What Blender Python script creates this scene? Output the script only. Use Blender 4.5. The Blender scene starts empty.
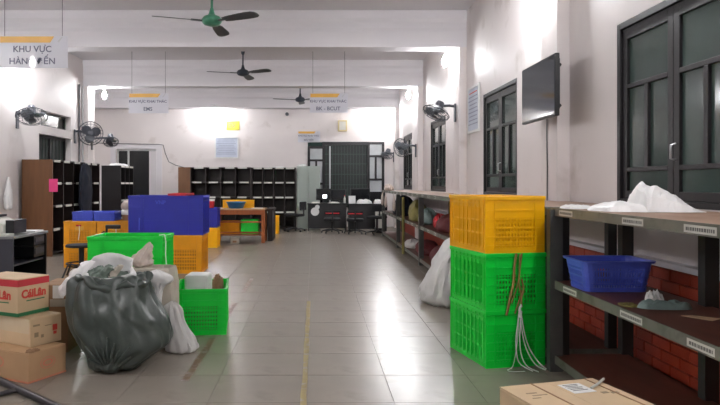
import bpy, math, random
from mathutils import Vector, Matrix, noise
random.seed(7)
R = math.radians
scene = bpy.context.scene
COL = scene.collection

# ------------------------------------------------------------------ camera, world, exposure
CAM_H = 1.25
cam_d = bpy.data.cameras.new('camera')
cam = bpy.data.objects.new('camera', cam_d); COL.objects.link(cam)
cam.location = (0, 0, CAM_H); cam.rotation_euler = (R(90), 0, 0)
cam_d.sensor_width = 36.0; cam_d.lens = 36.0 * 650 / 720
cam_d.shift_x = 45 / 720; cam_d.shift_y = -19.5 / 720
cam_d.clip_start = 0.05
scene.camera = cam
world = bpy.data.worlds.new('night'); scene.world = world
world.use_nodes = True
world.node_tree.nodes['Background'].inputs[0].default_value = (0.010, 0.016, 0.015, 1)
world.node_tree.nodes['Background'].inputs[1].default_value = 1.0
vs = scene.view_settings
vs.view_transform = 'Standard'; vs.look = 'None'; vs.gamma = 1.0; vs.use_curve_mapping = False
vs.exposure = 1.25
LAMP_STRENGTH = 330.0      # emission of each bare bulb

# ------------------------------------------------------------------ dimensions of the hall
XR, XL, YB, YF = 2.35, -5.04, 18.7, -4.5
XLL = -6.4                 # the hall widens behind the last pillar on the left
ZC, ZB = 3.92, 3.355
BEAMS = [-2.12, 1.94, 6.0, 10.06, 14.12, 18.18]

# ------------------------------------------------------------------ materials
def srgb(r, g, b):
    f = lambda c: (c/255/12.92) if c/255 <= 0.04045 else ((c/255+0.055)/1.055)**2.4
    return (f(r), f(g), f(b), 1)
def mat(name, c, rough=0.5, metal=0.0, var=0.08, scale=6.0, bump=0.0, bscale=40.0, spec=0.5, dirt=None, stretch=None):
    m = bpy.data.materials.new(name); m.use_nodes = True
    nt = m.node_tree; n = nt.nodes; l = nt.links
    p = n['Principled BSDF']
    p.inputs['Roughness'].default_value = rough; p.inputs['Metallic'].default_value = metal
    p.inputs['Specular IOR Level'].default_value = spec
    tc = n.new('ShaderNodeTexCoord')
    src = tc.outputs['Object']
    if stretch:
        mp = n.new('ShaderNodeMapping'); mp.inputs['Scale'].default_value = stretch
        l.new(src, mp.inputs[0]); src = mp.outputs[0]
    nz = n.new('ShaderNodeTexNoise'); nz.inputs['Scale'].default_value = scale; nz.inputs['Detail'].default_value = 5
    l.new(src, nz.inputs['Vector'])
    cr = n.new('ShaderNodeValToRGB')
    e = cr.color_ramp.elements
    lo = tuple(max(0, x*(1-var)) for x in c[:3]) + (1,)
    hi = tuple(min(1, x*(1+var)) for x in c[:3]) + (1,)
    e[0].position = 0.3; e[0].color = lo; e[1].position = 0.7; e[1].color = hi
    l.new(nz.outputs['Fac'], cr.inputs[0])
    out = cr.outputs[0]
    if dirt:
        n2 = n.new('ShaderNodeTexNoise'); n2.inputs['Scale'].default_value = dirt[1]; n2.inputs['Detail'].default_value = 8
        l.new(tc.outputs['Object'], n2.inputs['Vector'])
        r2 = n.new('ShaderNodeValToRGB'); r2.color_ramp.elements[0].position = dirt[2]; r2.color_ramp.elements[1].position = dirt[3]
        l.new(n2.outputs['Fac'], r2.inputs[0])
        mx = n.new('ShaderNodeMix'); mx.data_type = 'RGBA'
        l.new(r2.outputs[0], mx.inputs['Factor']); l.new(out, mx.inputs['A']); mx.inputs['B'].default_value = dirt[0]
        out = mx.outputs['Result']
    l.new(out, p.inputs['Base Color'])
    if bump:
        nb = n.new('ShaderNodeTexNoise'); nb.inputs['Scale'].default_value = bscale; nb.inputs['Detail'].default_value = 4
        l.new(src, nb.inputs['Vector'])
        b = n.new('ShaderNodeBump'); b.inputs['Strength'].default_value = bump; b.inputs['Distance'].default_value = 0.01
        l.new(nb.outputs['Fac'], b.inputs['Height']); l.new(b.outputs[0], p.inputs['Normal'])
    return m
def emis(name, c, s):
    m = bpy.data.materials.new(name); m.use_nodes = True
    p = m.node_tree.nodes['Principled BSDF']
    p.inputs['Base Color'].default_value = c
    p.inputs['Emission Color'].default_value = c; p.inputs['Emission Strength'].default_value = s
    return m
M = {}
M['wall'] = mat('wall_paint', srgb(219, 212, 210), 0.6, var=0.03, scale=1.2, bump=0.05, bscale=60, dirt=(srgb(176, 164, 156), 2.3, 0.60, 0.86))
M['ceiling'] = mat('ceiling_paint', srgb(216, 213, 216), 0.65, var=0.03, scale=0.8)
M['tile'] = mat('floor_tile_glaze', srgb(144, 136, 125), 0.27, var=0.05, scale=2.5, spec=0.5, bump=0.015, bscale=9, dirt=(srgb(118, 109, 98), 3.0, 0.58, 0.85))
M['grout'] = mat('tile_grout', srgb(118, 108, 98), 0.7)
M['tape'] = mat('old_yellow_tape', srgb(150, 134, 84), 0.45, var=0.2, scale=9, dirt=(srgb(156, 147, 136), 14, 0.52, 0.62))
M['tape_brown'] = mat('old_brown_tape', srgb(112, 88, 66), 0.5, var=0.2, scale=9, dirt=(srgb(150, 140, 130), 14, 0.52, 0.64))
M['brick'] = mat('red_painted_brick', srgb(172, 60, 34), 0.55, var=0.12, scale=7, bump=0.2, bscale=60)
M['mortar'] = mat('red_painted_mortar', srgb(146, 52, 32), 0.7, bump=0.2)
M['frame'] = mat('dark_painted_frame', srgb(25, 22, 25), 0.42, var=0.1, spec=0.35)
M['glass'] = mat('night_window_glass', srgb(66, 82, 77), 0.10, var=0.25, scale=1.5, spec=0.75)
M['pane_white'] = mat('frosted_pane', srgb(188, 192, 194), 0.25, var=0.06)
M['darkglass'] = mat('dark_interior_glass', srgb(16, 20, 24), 0.2, var=0.3, scale=3)
M['curtain'] = mat('dark_shutter', srgb(18, 26, 26), 0.5, var=0.3, scale=4)
M['bar_green'] = mat('window_grille_paint', srgb(48, 68, 60), 0.5)
M['chrome'] = mat('dull_chrome', srgb(170, 170, 172), 0.3, metal=0.9)
M['black'] = mat('black_plastic', srgb(22, 22, 25), 0.4, var=0.15)
M['black_cloth'] = mat('black_fabric', srgb(20, 20, 24), 0.85, var=0.2, bump=0.2)
M['navy_cloth'] = mat('navy_fabric', srgb(24, 28, 42), 0.9, var=0.25, bump=0.3)
M['screen'] = mat('tv_screen', srgb(50, 58, 66), 0.10, var=0.05, spec=0.8)
M['fan_grey'] = mat('fan_grey_plastic', srgb(74, 76, 84), 0.4)
M['fan_wire'] = mat('fan_wire', srgb(84, 87, 94), 0.35, metal=0.4)
M['fan_blade_clear'] = mat('fan_blade_grey', srgb(128, 136, 144), 0.3)
M['fan_green'] = mat('green_enamel', srgb(66, 128, 100), 0.35)
M['fan_blade'] = mat('ceiling_fan_blade', srgb(62, 66, 66), 0.45)
M['fan_dark'] = mat('dark_enamel', srgb(44, 50, 60), 0.4)
M['shelf_steel'] = mat('grey_shelf_steel', srgb(112, 112, 102), 0.45, metal=0.2, var=0.12, scale=5, dirt=(srgb(74, 78, 62), 9, 0.5, 0.75))
M['post_steel'] = mat('grey_angle_steel', srgb(84, 86, 84), 0.45, metal=0.25, var=0.15, scale=5)
M['post_dark'] = mat('dark_angle_steel', srgb(44, 44, 42), 0.5, metal=0.2, var=0.15)
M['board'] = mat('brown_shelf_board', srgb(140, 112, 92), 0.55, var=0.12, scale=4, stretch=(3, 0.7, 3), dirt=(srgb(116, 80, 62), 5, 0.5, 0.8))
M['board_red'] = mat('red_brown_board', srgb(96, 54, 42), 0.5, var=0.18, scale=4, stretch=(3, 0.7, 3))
M['label'] = mat('label_paper', srgb(205, 205, 196), 0.6)
M['label_ink'] = mat('label_ink', srgb(110, 110, 106), 0.7)
M['cable'] = mat('grey_cable', srgb(92, 90, 92), 0.5)
M['cable_white'] = mat('white_conduit', srgb(206, 206, 206), 0.5)
M['sign_yellow'] = mat('sign_yellow', srgb(226, 172, 70), 0.4)
M['sign_ink'] = mat('sign_ink', srgb(92, 94, 116), 0.5)
M['yellow'] = mat('yellow_crate_plastic', srgb(246, 182, 0), 0.38, var=0.06)
M['yellow_old'] = mat('aged_yellow_crate_plastic', srgb(226, 152, 8), 0.42, var=0.1)
M['green'] = mat('green_crate_plastic', srgb(4, 212, 60), 0.36, var=0.06)
M['blue'] = mat('blue_crate_plastic', srgb(36, 43, 152), 0.38, var=0.07)
M['blue_tray'] = mat('blue_tray_plastic', srgb(66, 84, 196), 0.38, var=0.07)
M['basket_blue'] = mat('basket_blue_plastic', srgb(84, 104, 214), 0.36, var=0.06)
M['basin'] = mat('basin_blue', srgb(42, 118, 168), 0.35)
M['red'] = mat('red_plastic', srgb(190, 32, 42), 0.4)
M['red_cloth'] = mat('red_woven_bag', srgb(96, 26, 30), 0.7, var=0.2, bump=0.2)
M['crate_fill'] = mat('crate_contents_card', srgb(122, 66, 40), 0.8, var=0.25, scale=9)
M['wood'] = mat('brown_veneer', srgb(108, 70, 38), 0.5, var=0.15, scale=3, stretch=(4, 4, 0.6))
M['wood_orange'] = mat('orange_varnished_wood', srgb(150, 80, 36), 0.4, var=0.15, scale=4, stretch=(4, 4, 0.8))
M['wood_top'] = mat('pale_wood_top', srgb(186, 146, 108), 0.4, var=0.1)
M['dark_wood'] = mat('dark_brown_veneer', srgb(36, 25, 23), 0.55, var=0.2, scale=4)
M['darker_wood'] = mat('black_brown_veneer', srgb(22, 18, 20), 0.55, var=0.2, scale=4)
M['desk'] = mat('desk_black_veneer', srgb(17, 16, 19), 0.45, var=0.12)
M['desk_grey'] = mat('desk_slate', srgb(54, 54, 64), 0.5, var=0.08)
M['desk_top'] = mat('desk_top_grey', srgb(120, 120, 122), 0.35, var=0.08)
M['locker'] = mat('grey_green_locker', srgb(158, 168, 160), 0.4, var=0.06, scale=2)
M['white_plastic'] = mat('white_plastic', srgb(214, 214, 212), 0.4, var=0.04)
M['paper'] = mat('white_paper', srgb(224, 224, 222), 0.7, var=0.03)
M['pink'] = mat('pink_paper', srgb(214, 58, 122), 0.6)
M['bag_dark'] = mat('dark_green_bin_bag', srgb(68, 76, 72), 0.33, var=0.12, scale=5, bump=0.45, bscale=9, spec=0.5)
M['bag_inner'] = mat('grey_green_inner_bag', srgb(112, 126, 116), 0.22, var=0.3, scale=9, bump=0.4, bscale=16)
M['bag_white'] = mat('white_bag_film', srgb(226, 225, 224), 0.4, var=0.05, scale=4, bump=0.15, bscale=18)
M['sack_white'] = mat('white_woven_sack', srgb(206, 204, 202), 0.6, var=0.07, scale=5, bump=0.12, bscale=30)
M['sack_grey'] = mat('beige_grey_woven_sack', srgb(176, 168, 154), 0.65, var=0.08, scale=5, bump=0.12, bscale=30)
M['bag_pale'] = mat('pale_crumpled_bag', srgb(196, 180, 170), 0.4, var=0.15, scale=9, bump=0.4, bscale=20)
M['yellow_bag'] = mat('dull_yellow_bag', srgb(128, 120, 62), 0.6, var=0.2, bump=0.3, bscale=20)
M['teal'] = mat('pale_teal_film', srgb(128, 150, 146), 0.4, var=0.15, scale=14, bump=0.3)
M['card'] = mat('cardboard', srgb(186, 150, 112), 0.75, var=0.08, scale=4, bump=0.05)
M['card_pale'] = mat('pale_cardboard', srgb(204, 178, 142), 0.7, var=0.07, scale=4, bump=0.05)
M['card_dark'] = mat('worn_brown_cardboard', srgb(146, 112, 82), 0.8, var=0.12, scale=4)
M['card_red'] = mat('carton_red_print', srgb(196, 52, 62), 0.6, var=0.06)
M['card_redtext'] = mat('carton_red_ink', srgb(206, 66, 52), 0.6)
M['card_green'] = mat('carton_green_print', srgb(42, 116, 72), 0.6, var=0.06)
M['card_faded'] = mat('carton_faded_print', srgb(206, 128, 100), 0.7)
M['card_ink'] = mat('carton_grey_ink', srgb(146, 128, 100), 0.7)
M['tape_clear'] = mat('shiny_packing_tape', srgb(214, 196, 166), 0.12, var=0.05, spec=0.7)
M['strap_brown'] = mat('brown_strap', srgb(140, 112, 58), 0.5, var=0.15)
M['string_white'] = mat('white_string', srgb(222, 224, 220), 0.4)
M['steel_dark'] = mat('dark_steel_tube', srgb(60, 57, 60), 0.4, metal=0.4)
M['cream'] = mat('cream_plastic', srgb(206, 190, 140), 0.5)
M['notice'] = mat('pale_blue_notice', srgb(178, 186, 202), 0.35, var=0.05)
M['notice_ink'] = mat('notice_ink', srgb(140, 146, 166), 0.6)
M['sign_olive'] = mat('yellow_green_sign', srgb(196, 186, 70), 0.5)
M['lamp'] = emis('lit_bulb', (0.965, 0.98, 1.0, 1), LAMP_STRENGTH)
M['lit_screen'] = emis('lit_screen', (0.8, 0.9, 1, 1), 2.0)
# translucent acrylic for the hanging signs
m = bpy.data.materials.new('sign_acrylic'); m.use_nodes = True
nt = m.node_tree; p = nt.nodes['Principled BSDF']
p.inputs['Base Color'].default_value = srgb(226, 226, 232); p.inputs['Roughness'].default_value = 0.3
tr = nt.nodes.new('ShaderNodeBsdfTranslucent'); tr.inputs[0].default_value = srgb(226, 226, 232)
tp = nt.nodes.new('ShaderNodeBsdfTransparent'); tp.inputs[0].default_value = (1, 1, 1, 1)
nz = nt.nodes.new('ShaderNodeTexNoise'); nz.inputs['Scale'].default_value = 3
m1 = nt.nodes.new('ShaderNodeMixShader'); m1.inputs[0].default_value = 0.35
m2 = nt.nodes.new('ShaderNodeMixShader'); m2.inputs[0].default_value = 0.10
nt.links.new(p.outputs[0], m1.inputs[1]); nt.links.new(tr.outputs[0], m1.inputs[2])
nt.links.new(m1.outputs[0], m2.inputs[1]); nt.links.new(tp.outputs[0], m2.inputs[2])
nt.links.new(m2.outputs[0], nt.nodes['Material Output'].inputs[0])
M['acrylic'] = m

# ------------------------------------------------------------------ mesh helpers
class MB:
    def __init__(s): s.v = []; s.f = []; s.mi = []
    def add(s, vs_, fs, mi=0):
        o = len(s.v); s.v += [tuple(x) for x in vs_]
        s.f += [tuple(i+o for i in f) for f in fs]; s.mi += [mi]*len(fs); return s
    def box(s, x0, x1, y0, y1, z0, z1, mi=0):
        return s.add([(x0,y0,z0),(x1,y0,z0),(x1,y1,z0),(x0,y1,z0),(x0,y0,z1),(x1,y0,z1),(x1,y1,z1),(x0,y1,z1)],
                     [(0,3,2,1),(4,5,6,7),(0,1,5,4),(1,2,6,5),(2,3,7,6),(3,0,4,7)], mi)
    def tube(s, pts, r, n=6, mi=0, closed=False):
        pts = [Vector(p) for p in pts]; N = len(pts); vs_ = []; fs = []
        rr = r if isinstance(r, (list, tuple)) else [r]*N
        up = None
        for i in range(N):
            if closed: t = pts[(i+1) % N] - pts[i-1]
            else: t = pts[min(i+1, N-1)] - pts[max(i-1, 0)]
            t.normalize()
            if up is None:
                up = Vector((0,0,1)) if abs(t.z) < 0.9 else Vector((1,0,0))
            a = t.cross(up); a.normalize(); b = a.cross(t); b.normalize(); up = b
            for k in range(n):
                th = 2*math.pi*k/n
                vs_.append(pts[i] + (a*math.cos(th) + b*math.sin(th))*rr[i])
        M_ = N if closed else N-1
        for i in range(M_):
            j = (i+1) % N
            for k in range(n):
                k2 = (k+1) % n
                fs.append((i*n+k, i*n+k2, j*n+k2, j*n+k))
        if not closed:
            fs.append(tuple(range(n))[::-1]); fs.append(tuple((N-1)*n+k for k in range(n)))
        return s.add(vs_, fs, mi)
    def lathe(s, prof, n=20, c=(0,0,0), mi=0, axis='z', sx=1, sy=1):
        vs_ = []; fs = []
        for (r, z) in prof:
            for k in range(n):
                th = 2*math.pi*k/n; x, y = r*math.cos(th)*sx, r*math.sin(th)*sy
                q = (x, y, z) if axis == 'z' else ((x, z, y) if axis == 'y' else (z, x, y))
                vs_.append((q[0]+c[0], q[1]+c[1], q[2]+c[2]))
        for i in range(len(prof)-1):
            for k in range(n):
                k2 = (k+1) % n
                fs.append((i*n+k, i*n+k2, (i+1)*n+k2, (i+1)*n+k))
        fs.append(tuple(range(n))[::-1]); L = len(prof)-1
        fs.append(tuple(L*n+k for k in range(n)))
        return s.add(vs_, fs, mi)
    def prism(s, poly, a0, a1, axis='y', mi=0):
        n = len(poly); vs_ = []
        for a in (a0, a1):
            for (u, w) in poly:
                vs_.append((u, a, w) if axis == 'y' else ((a, u, w) if axis == 'x' else (u, w, a)))
        fs = [tuple(range(n))[::-1], tuple(range(n, 2*n))]
        for i in range(n):
            j = (i+1) % n; fs.append((i, j, j+n, i+n))
        return s.add(vs_, fs, mi)
    def xf(s, mtx):
        s.v = [tuple(mtx @ Vector(p)) for p in s.v]; return s
    def mesh(s, name, mats, smooth=False):
        me = bpy.data.meshes.new(name); me.from_pydata(s.v, [], s.f)
        if not isinstance(mats, (list, tuple)): mats = [mats]
        for m_ in mats: me.materials.append(m_)
        if len(mats) > 1: me.polygons.foreach_set('material_index', s.mi)
        if smooth: me.polygons.foreach_set('use_smooth', [True]*len(me.polygons))
        import bmesh
        bm = bmesh.new(); bm.from_mesh(me); bmesh.ops.recalc_face_normals(bm, faces=bm.faces); bm.to_mesh(me); bm.free()
        me.update(); return me
    def build(s, name, mats, parent=None, smooth=False, loc=None, bevel=0):
        return link(name, s.mesh(name, mats, smooth), parent, loc, bevel, smooth)
def link(name, me, parent=None, loc=None, bevel=0, smooth=False):
    o = bpy.data.objects.new(name, me); COL.objects.link(o)
    if parent: o.parent = parent
    if loc: o.location = loc
    if bevel:
        b = o.modifiers.new('bevel', 'BEVEL'); b.width = bevel; b.segments = 2; b.limit_method = 'ANGLE'
    if smooth and hasattr(me, 'set_sharp_from_angle'):
        me.set_sharp_from_angle(angle=R(50))
    return o
def tag(o, label, cat, group=None):
    o['label'] = label; o['category'] = cat
    if group: o['group'] = group
    return o
def thing(name, label, cat, loc=(0,0,0), rz=0, group=None):
    o = bpy.data.objects.new(name, None); COL.objects.link(o)
    o.location = loc; o.rotation_euler = (0, 0, rz); o.empty_display_size = 0.1
    return tag(o, label, cat, group)
def struct(o): o['kind'] = 'structure'; return o
def sroot(name, loc=(0,0,0)):
    o = bpy.data.objects.new(name, None); COL.objects.link(o); o.location = loc; o.empty_display_size = 0.1
    return struct(o)
def dup(root, loc, rz, label, group=None):
    def cp(o, par):
        c = o.copy(); COL.objects.link(c); c.parent = par
        for ch in list(o.children): cp(ch, c)
        return c
    c = root.copy(); COL.objects.link(c)
    for ch in list(root.children): cp(ch, c)
    c.location = loc; c.rotation_euler = (0, 0, rz); c['label'] = label
    if group: c['group'] = group
    return c
def text(body, size, m_, parent, loc, rot=(R(90), 0, 0), name='lettering', extrude=0.0008, align='CENTER', sx=1.0, shear=0.0, bold=0.0):
    cu = bpy.data.curves.new(name, 'FONT'); cu.body = body; cu.size = size; cu.extrude = extrude
    cu.align_x = align; cu.align_y = 'CENTER'; cu.resolution_u = 3; cu.shear = shear; cu.offset = bold
    o = bpy.data.objects.new('tmp', cu); COL.objects.link(o)
    dg = bpy.context.evaluated_depsgraph_get()
    me = bpy.data.meshes.new_from_object(o.evaluated_get(dg)); me.name = name
    bpy.data.objects.remove(o); bpy.data.curves.remove(cu)
    me.materials.clear(); me.materials.append(m_)
    t = bpy.data.objects.new(name, me); COL.objects.link(t)
    t.parent = parent; t.location = loc; t.rotation_euler = rot; t.scale = (sx, 1, 1)
    return t
def rows(L, n):
    """catmull-rom through a list of equal-length tuples"""
    out = []
    for k in range(n):
        t = k/(n-1)*(len(L)-1); i = min(int(t), len(L)-2); u = t-i
        p0, p1, p2, p3 = L[max(i-1,0)], L[i], L[i+1], L[min(i+2,len(L)-1)]
        out.append(tuple(0.5*((2*b)+(-a+c)*u+(2*a-5*b+4*c-d)*u*u+(-a+3*b-3*c+d)*u**3) for a,b,c,d in zip(p0,p1,p2,p3)))
    return out
def blob(rings, nr=40, n=56, amp=0.02, freq=4.0, seed=0, fold=0.0, foldk=9, sq=2.0, crease=0.0, top=True, floor=None, cf=1.4):
    """lumpy bag: rings are (z, cx, cy, rx, ry); sq = superellipse power"""
    mb = MB(); vs_ = []; fs = []
    L = rows(rings, nr)
    for i, (z, cx, cy, rx, ry) in enumerate(L):
        t = i/(nr-1)
        for k in range(n):
            th = 2*math.pi*k/n
            c, s_ = math.cos(th), math.sin(th)
            d = (abs(c)**sq + abs(s_)**sq)**(-1/sq)
            q = Vector((c*2, s_*2, z*3)) * freq*0.35 + Vector((seed*7.3, seed*3.1, seed))
            nz_ = noise.noise(q) * amp + noise.noise(q*2.3) * amp*0.5
            if crease:
                q2 = Vector((c*1.5, s_*1.5, z*1.6))*freq*0.35*cf + Vector((seed*2.3, 5, seed))
                for kq, wq in ((1.0, 1.0), (2.1, 0.5)):
                    nz_ -= wq*crease * max(0, 0.10-abs(noise.noise(q2*kq + Vector((5,9,2)))))/0.10
            w = 1.0
            fo = fold*math.sin(foldk*th + 3*noise.noise(q))*t*t
            x = cx + c*d*(max(rx,0)+ (nz_+fo)*w*min(1, max(rx,0)*12)); y = cy + s_*d*(max(ry,0) + (nz_+fo)*w*min(1, max(ry,0)*12))
            zz = z + amp*0.5*noise.noise(q*1.3 + Vector((1,1,1)))*min(1, t*6)
            if floor is not None: zz = max(zz, floor)
            vs_.append((x, y, zz))
    for i in range(nr-1):
        for k in range(n):
            k2 = (k+1) % n; fs.append((i*n+k, i*n+k2, (i+1)*n+k2, (i+1)*n+k))
    fs.append(tuple(range(n))[::-1])
    if top: fs.append(tuple((nr-1)*n+k for k in range(n)))
    return mb.add(vs_, fs)
def crumple(w, l, h, hf=None, seed=0, nu=28, nv=16, amp=0.3, freq=6):
    """closed crumpled sheet/bundle lying on z=0; footprint w x l about the origin"""
    top = []; bot = []
    for j in range(nv+1):
        for i in range(nu+1):
            u, v = i/nu*2-1, j/nv*2-1
            uu = u*math.sqrt(1-v*v/2.6); vv = v*math.sqrt(1-u*u/2.6)
            q = Vector((u*freq*0.5, v*freq*0.5*l/w, seed*3.7))
            e = 1 + 0.16*noise.noise(q*0.7)
            edge = max(0, 1-max(abs(u), abs(v))**4)
            base = hf(u, v) if hf else 1.0
            z = h*base*edge**0.5*(1 + amp*noise.noise(q) + amp*0.6*(1-2*abs(noise.noise(q*1.9))))
            top.append((uu*w/2*e, vv*l/2*e, max(0.0015, z))); bot.append((uu*w/2*e, vv*l/2*e, 0))
    N = nu+1; o = len(top); fs = []
    for j in range(nv):
        for i in range(nu):
            a = j*N+i; fs.append((a, a+1, a+1+N, a+N)); fs.append((o+a, o+a+N, o+a+1+N, o+a+1))
    ring = [i for i in range(N)] + [j*N+nu for j in range(1, nv+1)] + [nv*N+i for i in range(nu-1, -1, -1)] + [j*N for j in range(nv-1, 0, -1)]
    for a, b in zip(ring, ring[1:]+ring[:1]): fs.append((a, o+a, o+b, b))
    return MB().add(top+bot, fs)
def slab_with_openings(u0, u1, w0, w1, t0, t1, openings, axis):
    """wall slab: u along the wall, w up, t through; openings (ua, ub, wa, wb)"""
    us = sorted({u0, u1, *[o[0] for o in openings], *[o[1] for o in openings]})
    ws = sorted({w0, w1, *[o[2] for o in openings], *[o[3] for o in openings]})
    mb = MB()
    for i in range(len(us)-1):
        for j in range(len(ws)-1):
            cu, cw = (us[i]+us[i+1])/2, (ws[j]+ws[j+1])/2
            if any(o[0] < cu < o[1] and o[2] < cw < o[3] for o in openings): continue
            if axis == 'y': mb.box(t0, t1, us[i], us[i+1], ws[j], ws[j+1])
            else: mb.box(us[i], us[i+1], t0, t1, ws[j], ws[j+1])
    return mb

# ------------------------------------------------------------------ shell
RW_WIN = [(5.06, 'a'), (9.08, 'b'), (13.2, 'c'), (17.25, 'd')]     # far jamb of each right-hand window
WW, WZ0, WZ1 = 1.52, 1.09, 2.478
ops = [(y-WW, y, WZ0, WZ1) for y, _ in RW_WIN]
wr = struct(slab_with_openings(YF, YB, 0, ZC, XR, XR+0.25, ops, 'y').build('wall_right', M['wall']))
LWIN = (11.87, 13.42, 0.95, 2.157); LVENT = (11.95, 13.42, 2.315, 2.60)
wl = struct(slab_with_openings(YF, 14.5, 0, ZC, XL-0.25, XL, [LWIN, LVENT], 'y').build('wall_left', M['wall']))
ret = MB().box(XLL, XL-0.25, 14.25, 14.5, 0, ZC).box(XLL-0.2, XLL, 14.25, YB, 0, ZC)
ret.build('return_wall', M['wall'], wl)
DOOR = (-5.72, -4.56, 0, 2.23); BWIN = (-0.21, 1.99, 0.55, 2.43)
wb = struct(slab_with_openings(XLL, XR, 0, ZC, YB, YB+0.25, [DOOR, BWIN], 'x').build('wall_back', M['wall']))
wf = struct(MB().box(XL-0.25, XR+0.25, YF-0.2, YF, 0, ZC).build('wall_front', M['wall']))
ce = struct(MB().box(XLL-0.2, XR+0.25, YF-0.2, YB+0.25, ZC, ZC+0.15).build('ceiling', M['ceiling']))
for i, y in enumerate(BEAMS):
    x0 = XL if y < 14 else XLL
    prof = [(y, ZB), (y+0.34, ZB), (y+0.34, ZC), (y-0.02, ZC), (y-0.02, 3.87), (y-0.01, 3.80), (y+0.012, 3.757), (y+0.02, 3.74), (y+0.02, 3.66), (y, 3.60)]
    MB().prism(prof, x0, XR, axis='x').build('beam', M['ceiling'], ce)
    MB().box(XR-0.115, XR, y, y+0.42, 0, ZB).build('pilaster', M['wall'], wr)
    if y < 16: MB().box(XL, XL+0.11, y, y+0.40, 0, ZB).build('pilaster', M['wall'], wl)

# floor: grout slab and single tiles
fl = struct(MB().box(XLL-0.2, XR+0.25, YF-0.2, YB+0.25, -0.12, -0.003).build('floor', M['grout']))
T = 0.53; tx0 = 0.45; ty0 = 4.23
tiles = []
for i in range(-14, 5):
    for j in range(-17, 29):
        x0 = max(tx0+i*T, XLL); x1 = min(tx0+(i+1)*T, XR); y0 = max(ty0+j*T, YF); y1 = min(ty0+(j+1)*T, YB)
        if x1-x0 < 0.02 or y1-y0 < 0.02: continue
        if x1 < XL and y1 < 14.3: continue
        cx, cy = (x0+x1)/2, (y0+y1)/2
        seen = False
        if cy > 1.5:
            px = 315+650*cx/cy; py = 183+650*CAM_H/cy
            seen = -40 < px < 760 and py < 450
        tiles.append((0 if seen else 1, cy if seen else 99, i, j, x0, x1, y0, y1))
tiles.sort()
tm = MB().box(-T/2+0.0022, T/2-0.0022, -T/2+0.0022, T/2-0.0022, -0.006, 0).mesh('floor_tile', M['tile'])
rest = MB(); cnt = 0
for s, _, i, j, x0, x1, y0, y1 in tiles:
    full = (x1-x0 > T-0.01 and y1-y0 > T-0.01)
    if s == 0 and cnt < 295:
        if full: o = link('floor_tile', tm, fl, ((x0+x1)/2, (y0+y1)/2, random.uniform(-0.0006, 0)))
        else: o = MB().box(x0+0.0022, x1-0.0022, y0+0.0022, y1-0.0022, -0.006, 0).build('floor_tile', M['tile'], fl)
        cnt += 1
    else: rest.box(x0+0.0022, x1-0.0022, y0+0.0022, y1-0.0022, -0.006, 0)
o = rest.build('tiled_floor_beyond', M['tile'], fl); o['kind'] = 'stuff'
# worn tape on the floor
def tape(x, w, y0, y1, m_, seed):
    rnd = random.Random(seed); mb = MB(); n = 14; L = []; Rr = []
    for k in range(n+1):
        y = y0+(y1-y0)*k/n
        L.append((x-w/2+rnd.uniform(-.004,.004), y, 0.0009)); Rr.append((x+w/2+rnd.uniform(-.004,.004), y, 0.0009))
    mb.add(L+Rr, [(i, i+1, n+1+i+1, n+1+i) for i in range(n)])
    return mb.build('floor_tape', m_)
tag(tape(-0.065, 0.036, 2.6, 6.9, M['tape'], 1), 'worn yellow tape line down the middle of the floor', 'tape')
tag(tape(-0.825, 0.045, 7.45, 8.5, M['tape_brown'], 2), 'brown tape strip on the floor, the farthest along the aisle', 'tape')
tag(tape(-0.83, 0.06, 5.98, 6.75, M['tape_brown'], 3), 'dark brown tape strip on floor just behind the open green crate', 'tape')
tag(tape(-0.82, 0.05, 4.1, 5.2, M['tape_brown'], 4), 'faint brown tape on the floor in front of the open green crate', 'tape')

# wainscot of red bricks along the right wall
ws_ = MB().box(XR-0.05, XR, YF, YB, 0, 0.70).build('wainscot', M['mortar'], wr)
bl, bh, gp = 0.21, 0.066, 0.011
bm_ = MB().box(-0.012, 0.012, -bl/2, bl/2, 0, bh).mesh('brick', M['brick'])
rows_n = 9
for r in range(rows_n):
    y = 2.3 + (bl+gp)/2*(r % 2)
    while y < 6.0:
        link('brick', bm_, ws_, (XR-0.05-random.uniform(0.004, 0.008), y, 0.006+r*(bh+gp)), 0.003); y += bl+gp
MB().box(XR-0.085, XR, YF, YB, 0.70, 0.735).build('wainscot_ledge', M['ceiling'], wr)

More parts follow.
